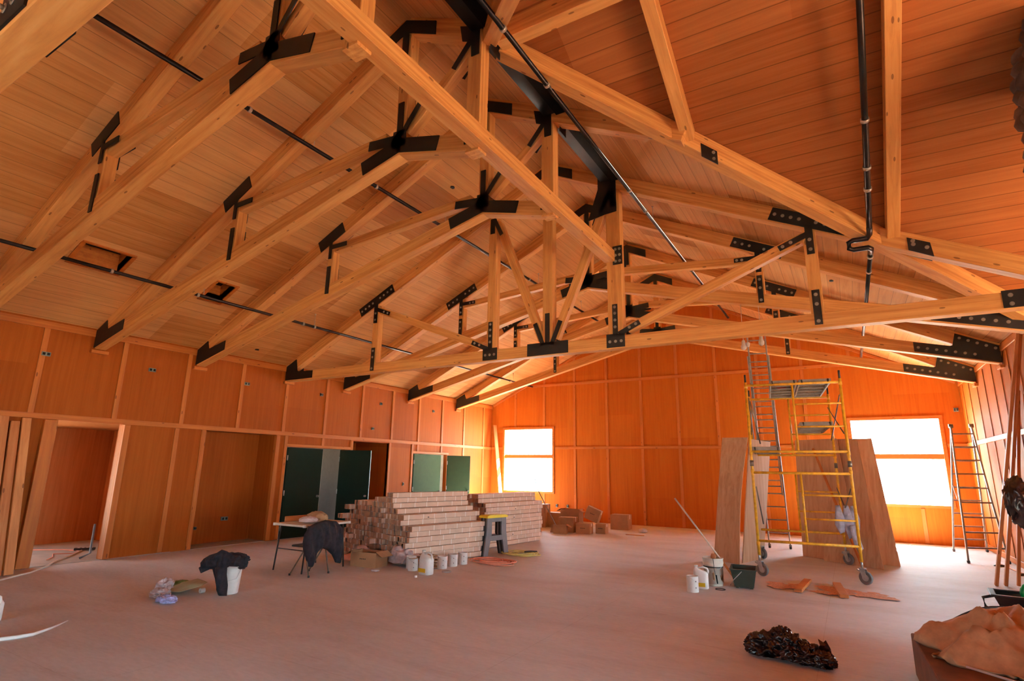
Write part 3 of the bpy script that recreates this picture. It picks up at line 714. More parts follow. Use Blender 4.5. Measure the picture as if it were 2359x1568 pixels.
# stone chimney beyond the right edge of the wing
t = thing('stone_chimney', 'rough river-stone chimney at the dark upper right edge', 'chimney', (1.90, 6.35, 0))
bm = nb(); box(bm, (.62, .5, 3.1), (1.1, .9, 6.2)); obj('core', bm, 'stone', t)
rs = random.Random(3)
for k in range(60):
    z = 3.6 + (k//4)*.17 + rs.uniform(-.03, .03)
    if z > 6.1: break
    bm = nb(); crumple(bm, (.10+rs.uniform(-.02, .03), .05+(k % 4)*.26+rs.uniform(-.04, .04), z), (.11, .15, .1), 2, .1, 1.5, k, False, ridge=False); obj('stone', bm, 'stone', t)
ORD = ['zero', 'first', 'second', 'third', 'fourth', 'fifth', 'sixth', 'seventh', 'eighth', 'ninth', 'tenth', 'eleventh', 'twelfth', 'thirteenth']
# ------------------------------------------------------------------ piles of long cartons
CW, CH = .193, .093
def carton_src(L, seed):
    t = bpy.data.objects.new('flooring_carton', None); COL.objects.link(t)
    bm = nb(); box(bm, (L/2, 0, CH/2-.001), (L, CW-.008, CH-.006)); bevel(bm, .004); obj('box', bm, 'carton', t)
    rs = random.Random(seed); bm = nb()
    nt = rs.choice((6, 7, 8))
    for k in range(nt):
        x = (k+.5+rs.uniform(-.2, .2))*L/nt
        box(bm, (x, 0, CH/2-.001), (.014, CW-.005, CH-.004))
    if rs.random() < .5: box(bm, (-.001, rs.uniform(-.03, .03), CH/2), (.004, .05, CH*.96))
    obj('tape', bm, 'tape', t)
    for x in (-.001, L+.001):
        bm = nb(); box(bm, (x, 0, CH/2-.001), (.004, CW-.012, CH-.012)); obj('end_shade', bm, 'cartonshade', t)  # browner ends: shade on the pile's end face put into the colour
    if seed % 5 == 3:
        bm = nb(); box(bm, (rs.uniform(.3, L-.2), -CW/2+.002, rs.uniform(.03, .06)), (.03, .005, .016)); obj('print_mark', bm, 'ink', t)
    return t
def pile(name, org, ex, el, L, ncol, nrow, hfun, vis, seed):
    """org: front corner; ex: unit vector across the ends; el: along the cartons"""
    rs = random.Random(seed); srcs = [carton_src(L, seed*10+k) for k in range(5)]; used = set()
    rz = math.atan2(el.y, el.x)
    for r in range(nrow):
        sh = 0 if r < 5 else (r-5)*.0
        dr = rs.uniform(-.03, .03)
        for c in range(ncol):
            if r >= hfun(c): continue
            if not vis(c, r): continue
            along_ = dr + rs.uniform(-.045, .045) + (rs.uniform(-.16, .05) if rs.random() < .15 else 0)
            p = V((org[0], org[1], 0)) + ex*(CW*(c+.5) + (r % 2)*.03) + el*along_
            k = rs.randrange(5); s = srcs[k]
            o = tree_copy(s, (p.x, p.y, .012+r*CH), rz) if k in used else s
            if k not in used: used.add(k); o.location = (p.x, p.y, .012+r*CH); o.rotation_euler = (0, 0, rz)
            tag(o, 'long cardboard carton in the %s, %s course up, %s from its right front corner' % (name, ORD[r+1], ORD[c+1]), 'carton', 'flooring cartons in the '+name)
def un(x, y): return V((x, y, 0)).normalized()
e1, l1 = un(-.965, .262), un(.225, .974)
h1 = [7, 9, 10, 13, 12, 12, 11, 10, 11, 11, 10, 8]
pile('nearer pile', (-6.80, 7.93), e1, l1, 1.86, 12, 13, lambda c: h1[c], lambda c, r: True, 1)
l2 = un(.13, .99); e2 = un(-.99, .13)
h2 = [10, 12, 12, 11, 11]
pile('farther pile', (-6.93, 10.55), e2, l2, 2.15, 5, 12, lambda c: h2[c], lambda c, r: c < 1 or r >= 5, 2)
bm = nb()
for k in range(3):
    p = V((-6.95, 10.6+.9*k, .006)); box(bm, (p.x-.45, p.y, .006), (1.0, .09, .012), .13)
tag(obj('pallet_board', bm, 'board'), 'flat wooden bearers under the farther carton pile', 'board')

def carton(name, lab, loc, size, rz, flap=True, mat='card', tilt=None, marks=True, openbox=False):
    t = thing(name, lab, 'box', loc, rz); sx, sy, sz = size
    if tilt: t.rotation_euler = (tilt[0], tilt[1], rz)
    bm = nb()
    if openbox:
        for c, s in (((0, -sy/2, sz/2), (sx, .006, sz)), ((0, sy/2, sz/2), (sx, .006, sz)), ((-sx/2, 0, sz/2), (.006, sy, sz)), ((sx/2, 0, sz/2), (.006, sy, sz)), ((0, 0, .004), (sx, sy, .008))): box(bm, c, s)
    else: box(bm, (0, 0, sz/2), size); bevel(bm, .005)
    obj('body', bm, mat, t)
    if openbox:
        for s in (-1, 1):
            bm = nb(); box(bm, (s*(sx/2+.06), 0, sz-.02), (.16, sy, .005), rot=Matrix.Rotation(s*.5, 3, 'Y')); obj('flap', bm, mat, t)
    else:
        bm = nb(); box(bm, (0, 0, sz+.0006), (sx+.002, .05, .002)); box(bm, (sx/2+.0006, 0, sz*.85), (.002, .05, sz*.3)); obj('tape', bm, 'tape', t)
    if marks:
        bm = nb()
        for q in range(4): box(bm, (-.06+q*.035, -sy/2-.002, sz*.55), (.02, .003, .018))
        obj('print_mark', bm, 'ink', t)
    return t
# far cluster of boxes under the left window
carton('cardboard_box', 'tall brown box at the back left of the far box cluster', (-8.35, 15.7, 0), (.62, .4, .66), .1, marks=False)
carton('cardboard_box', 'brown box with a pale lid behind the white bundle', (-7.75, 15.9, 0), (.7, .45, .42), .05, marks=False)
carton('cardboard_box', 'upright open brown box in the middle of the far cluster', (-7.05, 15.3, 0), (.56, .35, .58), .05, openbox=True, marks=False)
carton('cardboard_box', 'plain brown box standing in front of the open one', (-6.95, 14.85, 0), (.44, .34, .40), .05, marks=False)
carton('cardboard_box', 'small low open box in front of the far cluster', (-6.95, 14.35, 0), (.36, .25, .22), .25, openbox=True, marks=False)
carton('cardboard_box', 'box with dark print, left of the two standing side by side', (-6.42, 14.75, 0), (.40, .30, .27), .1)
carton('cardboard_box', 'box with dark print, right of the two standing side by side', (-6.05, 15.1, 0), (.28, .30, .25), .1)
carton('cardboard_box', 'tilted box with an orange label leaning on top of the printed boxes', (-6.36, 15.1, .33), (.40, .28, .34), .15, tilt=(0, .38))
carton('cardboard_box', 'closed box at the right end of the far cluster', (-6.0, 16.5, 0), (.52, .5, .42), .1, marks=False)
bm = nb(); box(bm, (-6.50, 14.945, .60), (.1, .006, .07), .15, rot=Matrix.Rotation(.38, 3, 'Y')); tag(obj('orange_sticker', bm, 'orangelabel'), 'orange sticker on the tilted box', 'sticker')
t = thing('white_bundle', 'shrink-wrapped bundle of white profiles standing beside the farther pile', 'bundle', (-7.72, 14.25, 0))
for k in range(4):
    bm = nb(); lathe(bm, [(0, .74), (.03, .72), (.05, .66), (.05, 0), (0, 0)], c=((k % 2)*.09, (k//2)*.09, 0), seg=10); obj('profile', bm, 'white', t)
t = thing('broom', 'broom leaning on the box cluster in front of the left window', 'broom', (-7.05, 14.25, .02))
bm = nb(); tube(bm, [(0, 0, .2), (-.72, .35, 1.05), (-1.02, .6, 1.5)], .012, 8); obj('handle', bm, 'alu', t)
bm = nb(); prism(bm, [(-.16, 0), (.16, 0), (.10, .2), (-.10, .2)], lambda u, v, q: V((u, q, v)), -.03, .03); obj('brush', bm, 'card', t)
bm = nb(); crumple(bm, (-5.15, 15.9, .05), (.11, .08, .08), 2, .4, 2, 4); tag(obj('paper_scrap', bm, 'pinkrag'), 'crumpled white paper scrap lying before the far wall', 'paper')
bm = nb(); box(bm, (-5.15, 15.2, .008), (.5, .05, .016), .05); tag(obj('wood_strip', bm, 'board'), 'thin wood strip on the floor in front of the far wall', 'wood')
tag(beam('brace_board', (-11.42, 17.9, 3.30), (-10.80, 17.55, .02), .14, .045, 'board'), 'long plank leaning in the far left corner beside the window', 'board')

# loose boards leaning at the left edge
rs = random.Random(5)
for k in range(8):
    y = 3.82 - k*.145
    w = (.035 + rs.uniform(0, .01)) if k != 0 else .04
    tag(beam('loose_board', (-11.10+rs.uniform(-.03, .03)-.02*k, y, .01), (-11.57, y-.02+rs.uniform(-.01, .01), 2.38+rs.uniform(-.06, .02)), .12, w, 'board', up=V((1, 0, 0))),
        'rough board leaning upright at the left edge of the photo, %s from the alcove opening' % ORD[k+1], 'board', 'boards leaning against the left wall')
# stud frame edge of the alcove opening
def trimpost(n, y0, y1, d):
    o = beam('trim_%d' % n, (XL-.02, (y0+y1)/2, .01), (XL-.02, (y0+y1)/2, 2.385), y1-y0, d, 'stud', up=V((1, 0, 0))); o['kind'] = 'structure'
for y0, y1, n in ((4.05, 4.24, 1), (5.28, 5.38, 2)): trimpost(n, y0, y1, .2)
for n, (y0, y1) in enumerate(((6.80, 6.88), (8.60, 8.70), (10.96, 11.03), (12.44, 12.52))):
    trimpost(n+3, y0, y1, .1)

# ------------------------------------------------------------------ scaffold
u, w = un(.993, .112), un(-.112, .993)
t = thing('scaffold_tower', 'yellow rolling scaffold tower on four grey casters', 'scaffold', (-1.47, 10.74, 0), math.atan2(.112, .993))
FW, FD = 1.49, 2.13
def scaf_frame(y):
    ps = []
    for x, nm in ((0, 'post'), (FW, 'post')):
        bm = nb(); cyl(bm, (x, y, .33), (x, y, 3.28), .023, seg=12)
        for z in (.52, 1.72, 2.02, 3.2): cyl(bm, (x, y, z-.03), (x, y, z+.03), .029, seg=12)
        p = obj(nm, bm, 'yellow', t)
        bm = nb(); cyl(bm, (x, y, 3.27), (x, y, 3.42), .017, seg=10); obj('coupling_pin', bm, 'greydark', p)
        bm = nb(); cyl(bm, (x, y, 1.80), (x, y, 1.90), .031, seg=10); obj('sleeve', bm, 'brace', p)
    for z in (.56, 1.69, 2.05, 3.22): bm = nb(); cyl(bm, (0, y, z), (FW, y, z), .022, seg=10); obj('cross_bar', bm, 'yellow', t)
    for z0, z1, rg in ((.58, 1.68, (.95, 1.335)), (2.07, 3.20, (2.47, 2.86))):
        bm = nb(); cyl(bm, (.75, y, z0), (.75, y, z1), .019, seg=10); obj('inner_post', bm, 'yellow', t)
        for z in rg: bm = nb(); cyl(bm, (.75, y, z), (FW, y, z), .016, seg=10); obj('rung', bm, 'yellow', t)
scaf_frame(0); scaf_frame(FD)
cast = []
for x, y, a in ((0, 0, -.5), (FW, 0, -.6), (0, FD, -.9), (FW, FD, -.7)):
    bm = nb(); m = Matrix.Translation((x, y, 0)) @ Matrix.Rotation(a, 4, 'Z')
    b2 = nb()
    prof = [(.045, -.02), (.085, -.024), (.1, -.018), (.102, 0), (.1, .018), (.085, .024), (.045, .02)]
    rr = []
    for r, q in prof: rr.append([b2.verts.new((.04+r*math.cos(k*math.pi/14), q, .102+r*math.sin(k*math.pi/14))) for k in range(28)])
    for A, B in zip(rr, rr[1:]):
        for k in range(28): f = b2.faces.new((A[k], A[(k+1) % 28], B[(k+1) % 28], B[k])); f.smooth = True
    b2.transform(m); c = obj('caster', b2, 'tyre', t)
    b2 = nb(); cyl(b2, (.04, -.022, .102), (.04, .022, .102), .05, seg=16)
    for s in (-1, 1):
        prism(b2, [(.04-.03, .08), (.04+.03, .08), (.05, .22), (-.04, .24)], lambda uu, vv, q: V((uu, q, vv)), s*.034-.003, s*.034+.003)
    box(b2, (0, 0, .235), (.09, .075, .014)); cyl(b2, (0, 0, .235), (0, 0, .36), .018, seg=10); box(b2, (-.06, 0, .2), (.05, .03, .02), rot=Matrix.Rotation(.5, 3, 'Y'))
    b2.transform(m); obj('caster_fork', b2, 'zinc', c)
def sbrace(A, B): bm = nb(); tube(bm, [A, B], .011, 8); obj('cross_brace', bm, 'brace', t)
for x in (0, FW):
    xx = x + (.03 if x == 0 else -.03)
    sbrace((xx, 0, 3.0), (xx, FD, 2.35)); sbrace((xx, 0, 2.35), (xx, FD, 3.0))
sbrace((.04, .03, 1.45), (.10, .5, .80)); sbrace((.05, .03, 2.95), (.16, .35, 2.2))
sbrace((FW-.03, FD, 1.42), (FW-.03, FD*.55, 1.12)); sbrace((FW-.03, 0, 1.45), (FW-.03, FD*.5, 1.10))
def splank(nm, lab, x0, z, wd):
    k = thing(nm, lab, 'plank', t.location, t.rotation_euler.z, group='scaffold planks')
    bm = nb(); box(bm, (x0+wd/2, FD/2, z+.045), (wd-.05, FD-.1, .018)); obj('deck', bm, 'plank', k)
    bm = nb()
    for xx in (x0+.015, x0+wd-.015): box(bm, (xx, FD/2, z+.03), (.028, FD-.06, .07))
    for yy in (.05, FD-.05): box(bm, (x0+wd/2, yy, z+.03), (wd, .03, .07))
    for q in range(1, 5): box(bm, (x0+wd/2, q*FD/5, z+.02), (wd-.04, .03, .03))
    bevel(bm, .003); obj('rail', bm, 'alu', k)
    for xx in (x0+.05, x0+wd-.05):
        for yy, s in ((0, -1), (FD, 1)):
            bm = nb(); tube(bm, [(xx, yy-s*.06, z+.03), (xx, yy, z+.05), (xx, yy+s*.03, z+.03), (xx, yy+s*.03, z)], .011, 6); obj('hook', bm, 'greydark', k)
splank('scaffold_plank', 'aluminium scaffold plank on the top bars, left of the two up there', .39, 3.23, .45)
splank('scaffold_plank', 'aluminium scaffold plank on the top bars, right of the two up there', .86, 3.23, .50)
splank('scaffold_plank', 'scaffold plank on the rungs below the top right plank', .82, 2.49, .50)
splank('scaffold_plank', 'lowest scaffold plank, seen edge-on at the left of the tower', .02, 2.07, .46)
bm = nb(); box(bm, (.61, .9, 3.262), (.16, .3, .004)); bm.transform(WM[t.name])
tag(obj('red_sticker', bm, 'red'), 'red sticker under the top left scaffold plank', 'sticker')
# rag on the scaffold
def on(x, y, z): return WM[t.name] @ V((x, y, z))
bm = nb()
B0 = on(FW-.02, FD*.52, 0)
for k, (ox, oz, ln) in enumerate(((-.13, 0, .42), (0, .02, .5), (.1, 0, .38))):
    puffy(bm, [(ox-.03, 1.13), (ox+.04, 1.14), (ox+.10, .9), (ox+.08, 1.1-ln), (ox, 1.06-ln), (ox-.07, .8)], lambda a, b, q: V((B0.x+a, B0.y+q+.02*k, b)), .07, 3, .05, k, fs=12)
puffy(bm, [(.02, .8), (.12, .82), (.2, .42), (.12, .36), (.06, .5)], lambda a, b, q: V((B0.x+a, B0.y+q-.05, b)), .06, 3, .04, 9, fs=14)
tag(obj('drop_cloth', bm, 'bluerag'), 'pale bluish cloth bundled and hanging from the right side of the scaffold', 'cloth')
t3 = t

# ------------------------------------------------------------------ plywood sheets standing on edge
def sheet(lab, bl, br, tr, tl, th=.018, bow=0):
    bl, br, tr, tl = map(V, (bl, br, tr, tl)); n = (br-bl).cross(tl-bl).normalized(); W = (br-bl).length; Hh = (tl-bl).length
    o = thing('plywood_sheet', lab, 'plywood', bl, group='plywood sheets leaning behind the scaffold')
    bm = nb(); N = 14; g = []
    for s in (0, 1):
        gg = []
        for i in range(9):
            for j in range(N+1):
                a, b = i/8, j/N
                p = bl*(1-a)*(1-b)+br*a*(1-b)+tr*a*b+tl*(1-a)*b + n*(s*th) + n*bow*math.sin(math.pi*b)*1.0 + (tl-tr).normalized()*(-abs(bow)*.6*math.sin(math.pi*b)*(1-a))
                gg.append(bm.verts.new(p-bl))
        g.append(gg)
    for s in (0, 1):
        for i in range(8):
            for j in range(N): bm.faces.new([g[s][i*(N+1)+j], g[s][(i+1)*(N+1)+j], g[s][(i+1)*(N+1)+j+1], g[s][i*(N+1)+j+1]])
    def side(seq):
        for a, b in zip(seq, seq[1:]): bm.faces.new([g[0][a], g[0][b], g[1][b], g[1][a]])
    side(range(N+1)); side(range(8*(N+1), 9*(N+1))); side([i*(N+1) for i in range(9)]); side([i*(N+1)+N for i in range(9)])
    obj('panel', bm, 'sheet', o)
    bpy.data.objects.remove  # keep
    return o
sheet('reddish bowed plywood sheet left of the scaffold, facing the camera', (-2.47, 12.0, 0), (-1.957, 11.75, 0), (-1.71, 12.25, 2.38), (-2.23, 12.42, 2.39), bow=.09)
sheet('light plywood sheet right behind the bowed one, seen between scaffold and ladder', (-1.96, 11.98, 0), (-1.70, 12.92, 0), (-1.45, 13.5, 2.35), (-1.74, 12.5, 2.37))
sheet('wide plywood sheet seen through the right half of the scaffold', (-1.02, 13.77, 0), (.0, 13.1, 0), (-.16, 13.42, 2.40), (-.99, 14.15, 2.41))
sheet('plywood sheet with a pale edge overlapping the wide one behind the scaffold rungs', (-.62, 13.3, 0), (.352, 12.74, 0), (.19, 13.23, 2.38), (-.33, 13.8, 2.40))
sheet('rightmost plywood sheet, its dark edge cut against the bright window', (.16, 13.45, 0), (.64, 13.34, 0), (.45, 13.7, 2.41), (.10, 13.75, 2.40))
tag(beam('wood_strip', (.02, 12.7, .01), (-.62, 13.35, 2.2), .03, .05, 'stud'), 'thin pale wood strip leaning on the sheets behind the scaffold rungs', 'wood')

# ------------------------------------------------------------------ ladders
def rails(t, A0, A1, B0, B1, mat, n, r=.02, rr=.014, first=.3, nm='rail'):
    A0, A1, B0, B1 = map(V, (A0, A1, B0, B1))
    for A, B in ((A0, A1), (B0, B1)):
        bm = nb(); obox(bm, A, B, .028, .07, up=V((0, 1, 0))); bevel(bm, .004); obj(nm, bm, mat, t)
    L = (A1-A0).length
    for k in range(n):
        f = (first + k*.305)/L
        if f > .99: break
        bm = nb(); cyl(bm, A0.lerp(A1, f), B0.lerp(B1, f), rr, seg=10); obj('rung', bm, mat, t)
lx0, lx1 = -1.775, -1.36
t = thing('extension_ladder', 'tall aluminium extension ladder rising behind the scaffold to the trusses', 'ladder', (lx0, 14.72, 0))
rails(t, (0, 0, .06), (.02, -1.19, 4.3), (.43, .06, .06), (.45, -1.13, 4.3), 'alu', 14)
rails(t, (.03, -.38, 1.2), (.05, -1.32, 5.05), (.40, -.32, 1.2), (.42, -1.26, 5.05), 'alu', 13, first=.2, nm='fly_rail')
for x, y in ((0, 0), (.43, .06)):
    bm = nb(); box(bm, (x, y, .05), (.05, .06, .10)); bevel(bm, .01); obj('foot', bm, 'greydark', t)
t = thing('step_ladder', 'tall silver folding ladder standing open by the right wall', 'ladder', (2.1, 15.9, 0))
def bent(pts, nm):
    bm = nb()
    for A, B in zip(pts, pts[1:]): obox(bm, A, B, .03, .07, up=V((0, 1, 0)))
    obj(nm, bm, 'alu', t); return [V(p) for p in pts]
T1, T2 = V((-.04, 0, 2.76)), V((.33, .05, 2.76))
f1 = bent([T1, (-.16, -.62, 1.3), (-.26, -1.18, .05)], 'rail'); f2 = bent([T2, (.36, -.5, 1.3), (.43, -.80, .05)], 'rail')
b1 = bent([T1, (-.15, .42, 1.3), (-.24, .85, .05)], 'rail'); b2_ = bent([T2, (.36, .5, 1.3), (.41, 1.2, .05)], 'rail')
def at_z(pts, z):
    for A, B in zip(pts, pts[1:]):
        if B.z <= z <= A.z: return A.lerp(B, (A.z-z)/(A.z-B.z))
for k in range(9):
    z = .28+k*.29
    for a, b in ((f1, f2), (b1, b2_)):
        if k == 8 and a is b1: continue
        bm = nb(); obox(bm, at_z(a, z), at_z(b, z), .03, .032); obj('rung', bm, 'alu', t)
for p in (T1, T2):
    bm = nb(); cyl(bm, p+V((-.04, 0, .02)), p+V((.04, 0, .02)), .045, seg=14); obj('hinge', bm, 'brace', t)
for q in (f1, f2, b1, b2_):
    bm = nb(); box(bm, (q[-1].x, q[-1].y, .03), (.05, .08, .06)); bevel(bm, .01); obj('foot', bm, 'greydark', t)
bm = nb(); tube(bm, [at_z(f1, 1.5), at_z(f1, 1.35).lerp(at_z(b1, 1.35), .5)+V((0, 0, -.15)), at_z(b1, 1.5)], .006, 6); obj('tie', bm, 'offwhite', t)

# lumber leaning at the right edge and things around it
for k, (a, b, lb) in enumerate((((1.80, 11.98, .01), (2.50, 11.3, 3.95), 'left of the two crossing in front of the right wall'), ((1.93, 12.06, .01), (2.56, 11.5, 3.9), 'close behind its left neighbour'), ((2.10, 12.15, .01), (2.575, 12.3, 3.1), 'third from the left near the black bag'), ((2.30, 11.9, .01), (2.575, 12.0, 3.0), 'at the very right edge of the picture'))):
    tag(beam('leaning_pole', a, b, .045, .075 if k < 2 else .05, 'board', up=V((0, 1, 0))), 'long reddish timber leaning, '+lb, 'timber', 'long timbers leaning at the right edge')
bm = nb(); crumple(bm, (2.10, 11.1, 1.33), (.17, .15, .34), 4, .28, 2.6, 11, False); tag(obj('black_bag', bm, 'garbage'), 'black plastic bag hanging on the leaning timbers at the right edge', 'bag')
for p, q, lb in (((2.3, 14.6, .012), .3, 'small dark scrap on the sunlit floor under the folding ladder'), ((2.4, 13.5, .012), .9, 'small dark scrap on the floor beside the leaning timbers')):
    bm = nb(); crumple(bm, p, (.1, .04, .03), 2, .3, 2, q*7, rz=q); tag(obj('floor_scrap', bm, 'greydark'), lb, 'scrap')
tag(beam('wood_strip', (2.35, 14.9, .012), (2.56, 12.4, .012), .03, .02, 'stud'), 'pale wood strip lying along the foot of the right wall', 'wood')

# ------------------------------------------------------------------ buckets and cans right of centre
def paint_can(lab, loc, r=.083, h=.19, mat='white', grp=None, opened=False, cat='can', mark=True):
    t = thing('paint_can', lab, cat, loc, group=grp)
    bm = nb(); pr = [(0, 0), (r*.98, 0), (r, .008), (r, h-.01), (r+.003, h-.004), (r+.003, h), (r-.012, h)]
    pr += [(r-.014, .02), (0, .02)] if opened else [(r-.014, h-.008), (0, h-.008)]
    lathe(bm, pr, seg=28); obj('body', bm, mat, t)
    bm = nb(); tube(bm, [(r*math.cos(a), r*math.sin(a), h*.62-.10*math.sin(a*.5+.2)) for a in [R(-90+q*15) for q in range(-6, 7)]], .002, 5); obj('handle', bm, 'zinc', t)
    if opened:
        bm = nb(); lathe(bm, [(r-.02, .05), (0, .05)], seg=20); obj('paint', bm, 'dark', t)
    if mark:
        bm = nb()
        for z in (h*.3, h*.7): box(bm, (r*.74, -r*.70, z), (.008, .006, .016), R(45))
        obj('print_mark', bm, 'ink', t)
    return t
def jug(lab, loc, rz=0, s=1.0, lidless=False):
    t = thing('jug', lab, 'jug', loc, rz)
    w_, d_, h_ = .095*s, .07*s, .27*s
    def ring(bm, z, a, b, cx=0, n=24):
        return [bm.verts.new((cx + a*math.copysign(abs(math.cos(q))**.6, math.cos(q)), b*math.copysign(abs(math.sin(q))**.6, math.sin(q)), z)) for q in [2*math.pi*k/n for k in range(n)]]
    bm = nb(); rs_ = [ring(bm, z, a, b, cx) for z, a, b, cx in ((0, w_*.9, d_*.9, 0), (.01, w_, d_, 0), (h_*.68, w_, d_, 0), (h_*.78, w_*.85, d_*.85, -.01*s), (h_*.86, w_*.5, d_*.6, -.04*s), (h_*.92, .022*s, .022*s, -.055*s), (h_, .02*s, .02*s, -.055*s))]
    for A, B in zip(rs_, rs_[1:]):
        for k in range(24): f = bm.faces.new((A[k], A[(k+1) % 24], B[(k+1) % 24], B[k])); f.smooth = True
    bm.faces.new(rs_[0][::-1]); bm.faces.new(rs_[-1]); obj('body', bm, 'white', t)
    bm = nb(); tube(bm, [(-.03*s, 0, h_*.93), (.03*s, 0, h_*.99), (.085*s, 0, h_*.93), (.095*s, 0, h_*.8), (.085*s, 0, h_*.66)], .013*s, 10); obj('handle', bm, 'white', t)
    if not lidless:
        bm = nb(); cyl(bm, (-.055*s, 0, h_), (-.055*s, 0, h_+.02*s), .024*s, seg=16); obj('cap', bm, 'offwhite', t)
    bm = nb(); box(bm, (-.01*s, -d_-.001, h_*.2), (w_*1.3, .004, h_*.18)); obj('label_patch', bm, 'labely', t)
    return t
paint_can('white paint can in front of the white jug, near the tall bucket', (-2.13, 8.76, 0), .083, .215, opened=True)
jug('white plastic jug between the paint can and the tall bucket', (-2.08, 9.08, 0), .2, 1.12)
t = thing('paint_bucket', 'tall dirty white bucket holding a brush', 'bucket', (-1.97, 9.45, 0))
bm = nb(); lathe(bm, [(0, 0), (.125, 0), (.13, .01), (.142, .28), (.152, .285), (.152, .295), (.146, .30), (.155, .325), (.155, .335), (.148, .34), (.152, .385), (.158, .39), (.156, .40), (.147, .40), (.135, .03), (0, .03)], seg=40); obj('body', bm, 'offwhite', t)
bm = nb(); lathe(bm, [(.1425, .262), (.147, .265), (.147, .275), (.1435, .278)], seg=40); obj('band', bm, 'greydark', t)
bm = nb(); tube(bm, [(-.15, 0, .30), (-.156, -.03, .29), (-.15, -.1, .26), (0, -.165, .245), (.12, -.12, .26), (.155, 0, .30)], .0035, 6); obj('handle', bm, 'zinc', t)
bm = nb()
for q in range(3): puffy(bm, [(-.1+.1*q, .27), (-.06+.1*q, .275), (-.055+.1*q, .12-.04*q), (-.08+.1*q, .1)], lambda a, b, c: V((a, -math.sqrt(max(0, .139**2-a*a))-.001-abs(c)*.03, b)), .1, 1, 0)
obj('paint_drip', bm, 'card', t)
t = thing('stain_brush', 'wooden brush standing in the tall white bucket', 'brush', (-1.95, 9.40, .36)); bm = nb(); puffy(bm, [(-.03, -.05), (.03, -.05), (.04, .06), (.025, .1), (-.025, .1), (-.04, .06)], lambda a, b, c: V((a, c, b)), .02, 3, .004); obj('head', bm, 'copper', t)
bm = nb(); tube(bm, [(.02, -.12, .05), (.035, -.155, -.1), (.06, -.16, -.24)], .004, 6); obj('wire', bm, 'dark', t)
bm = nb(); tube(bm, [(.06, -.165, -.18), (.075, -.168, -.30)], [.013, .009], 8); obj('grip', bm, 'dark', t)
# rectangular mop bucket
t = thing('mop_bucket', 'rectangular dark green bucket with a pole standing in it', 'bucket', (-1.55, 9.58, 0), .12)
def tapered(bm, x0, y0, x1, y1, z0, z1, th):
    for s0, s1, flip in ((0, 0, 0), (th, th, 1)):
        a = [bm.verts.new((sx*(x0-s0), sy*(y0-s0), z0+s0)) for sx, sy in ((-1, -1), (1, -1), (1, 1), (-1, 1))]
        b = [bm.verts.new((sx*(x1-s1), sy*(y1-s1), z1)) for sx, sy in ((-1, -1), (1, -1), (1, 1), (-1, 1))]
        for k in range(4): bm.faces.new((a[k], a[(k+1) % 4], b[(k+1) % 4], b[k]))
        bm.faces.new(a)
        if flip:
            for k in range(4): bm.faces.new((pb[k], pb[(k+1) % 4], b[(k+1) % 4], b[k]))
        pb = b
bm = nb(); tapered(bm, .13, .17, .18, .24, .02, .27, .006); obj('body', bm, 'bin', t)
bm = nb()
for sx in (-1, 1): box(bm, (sx*.18, 0, .272), (.02, .5, .012))
for sy in (-1, 1): box(bm, (0, sy*.24, .272), (.38, .02, .012))
for sx in (-1, 1):
    for sy in (-1, 1): box(bm, (sx*.1, sy*.13, .012), (.04, .05, .024))
obj('rim', bm, 'bin', t)
bm = nb(); tube(bm, [(-.02, -.25, .25), (-.14, -.3, .13), (-.19, -.24, .05), (-.2, -.1, .02)], .004, 6); obj('bail', bm, 'zinc', t)
t = thing('mop_pole', 'long pale pole standing slanted in the green bucket', 'pole', (-1.62, 9.5, .05))
bm = nb(); tube(bm, [(0, 0, 0), (-.95, .18, 1.2)], .013, 10); obj('shaft', bm, 'offwhite', t)
bm = nb(); tube(bm, [(0, 0, -.01), (-.22, .042, .278)], .017, 10); obj('sleeve', bm, 'board', t)
bm = nb(); box(bm, (.02, 0, .02), (.2, .06, .05)); bevel(bm, .01); obj('block', bm, 'card', t)
for (a, b), lb, rz in (((-.79, 10.05), 'short wood board on the sawdust, nearer to the green bucket', 1.50), ((-.30, 10.0), 'short wood board on the sawdust, below the right front caster', 1.68)):
    bm = nb(); box(bm, (a, b, .032), (1.0, .11, .045), rz); bevel(bm, .004); tag(obj('wood_block', bm, 'board'), lb, 'wood', 'wood boards on the sawdust')
bm = nb(); r_ = random.Random(9)
for k in range(44):
    a = r_.random(); cx = -1.25+a*1.5; cy = 9.98+r_.uniform(-.32, .32)*(1-abs(a-.5)); rr = r_.uniform(.06, .2)
    vs = [bm.verts.new((cx+rr*.9*math.cos(q)*r_.uniform(.6, 1.3), cy+rr*.8*math.sin(q)*r_.uniform(.6, 1.3), .0015+.0003*k)) for q in [2*math.pi*i/12 for i in range(12)]]
    ct = bm.verts.new((cx, cy, .006+.0003*k))
    for i in range(12): bm.faces.new((vs[i], vs[(i+1) % 12], ct))
tag(obj('sawdust', bm, 'sawdust'), 'reddish sawdust scattered under the front of the scaffold', 'sawdust', kind='stuff')
bm = nb()
for k in range(10):
    q = 2*math.pi*k/10
lathe(bm, [(.05, .004), (.07, .012), (.075, .004)], c=(-1.82, 9.13, 0), seg=20); tag(obj('lid_ring', bm, 'greydark'), 'dark metal ring on the floor between bucket and green bin', 'ring')

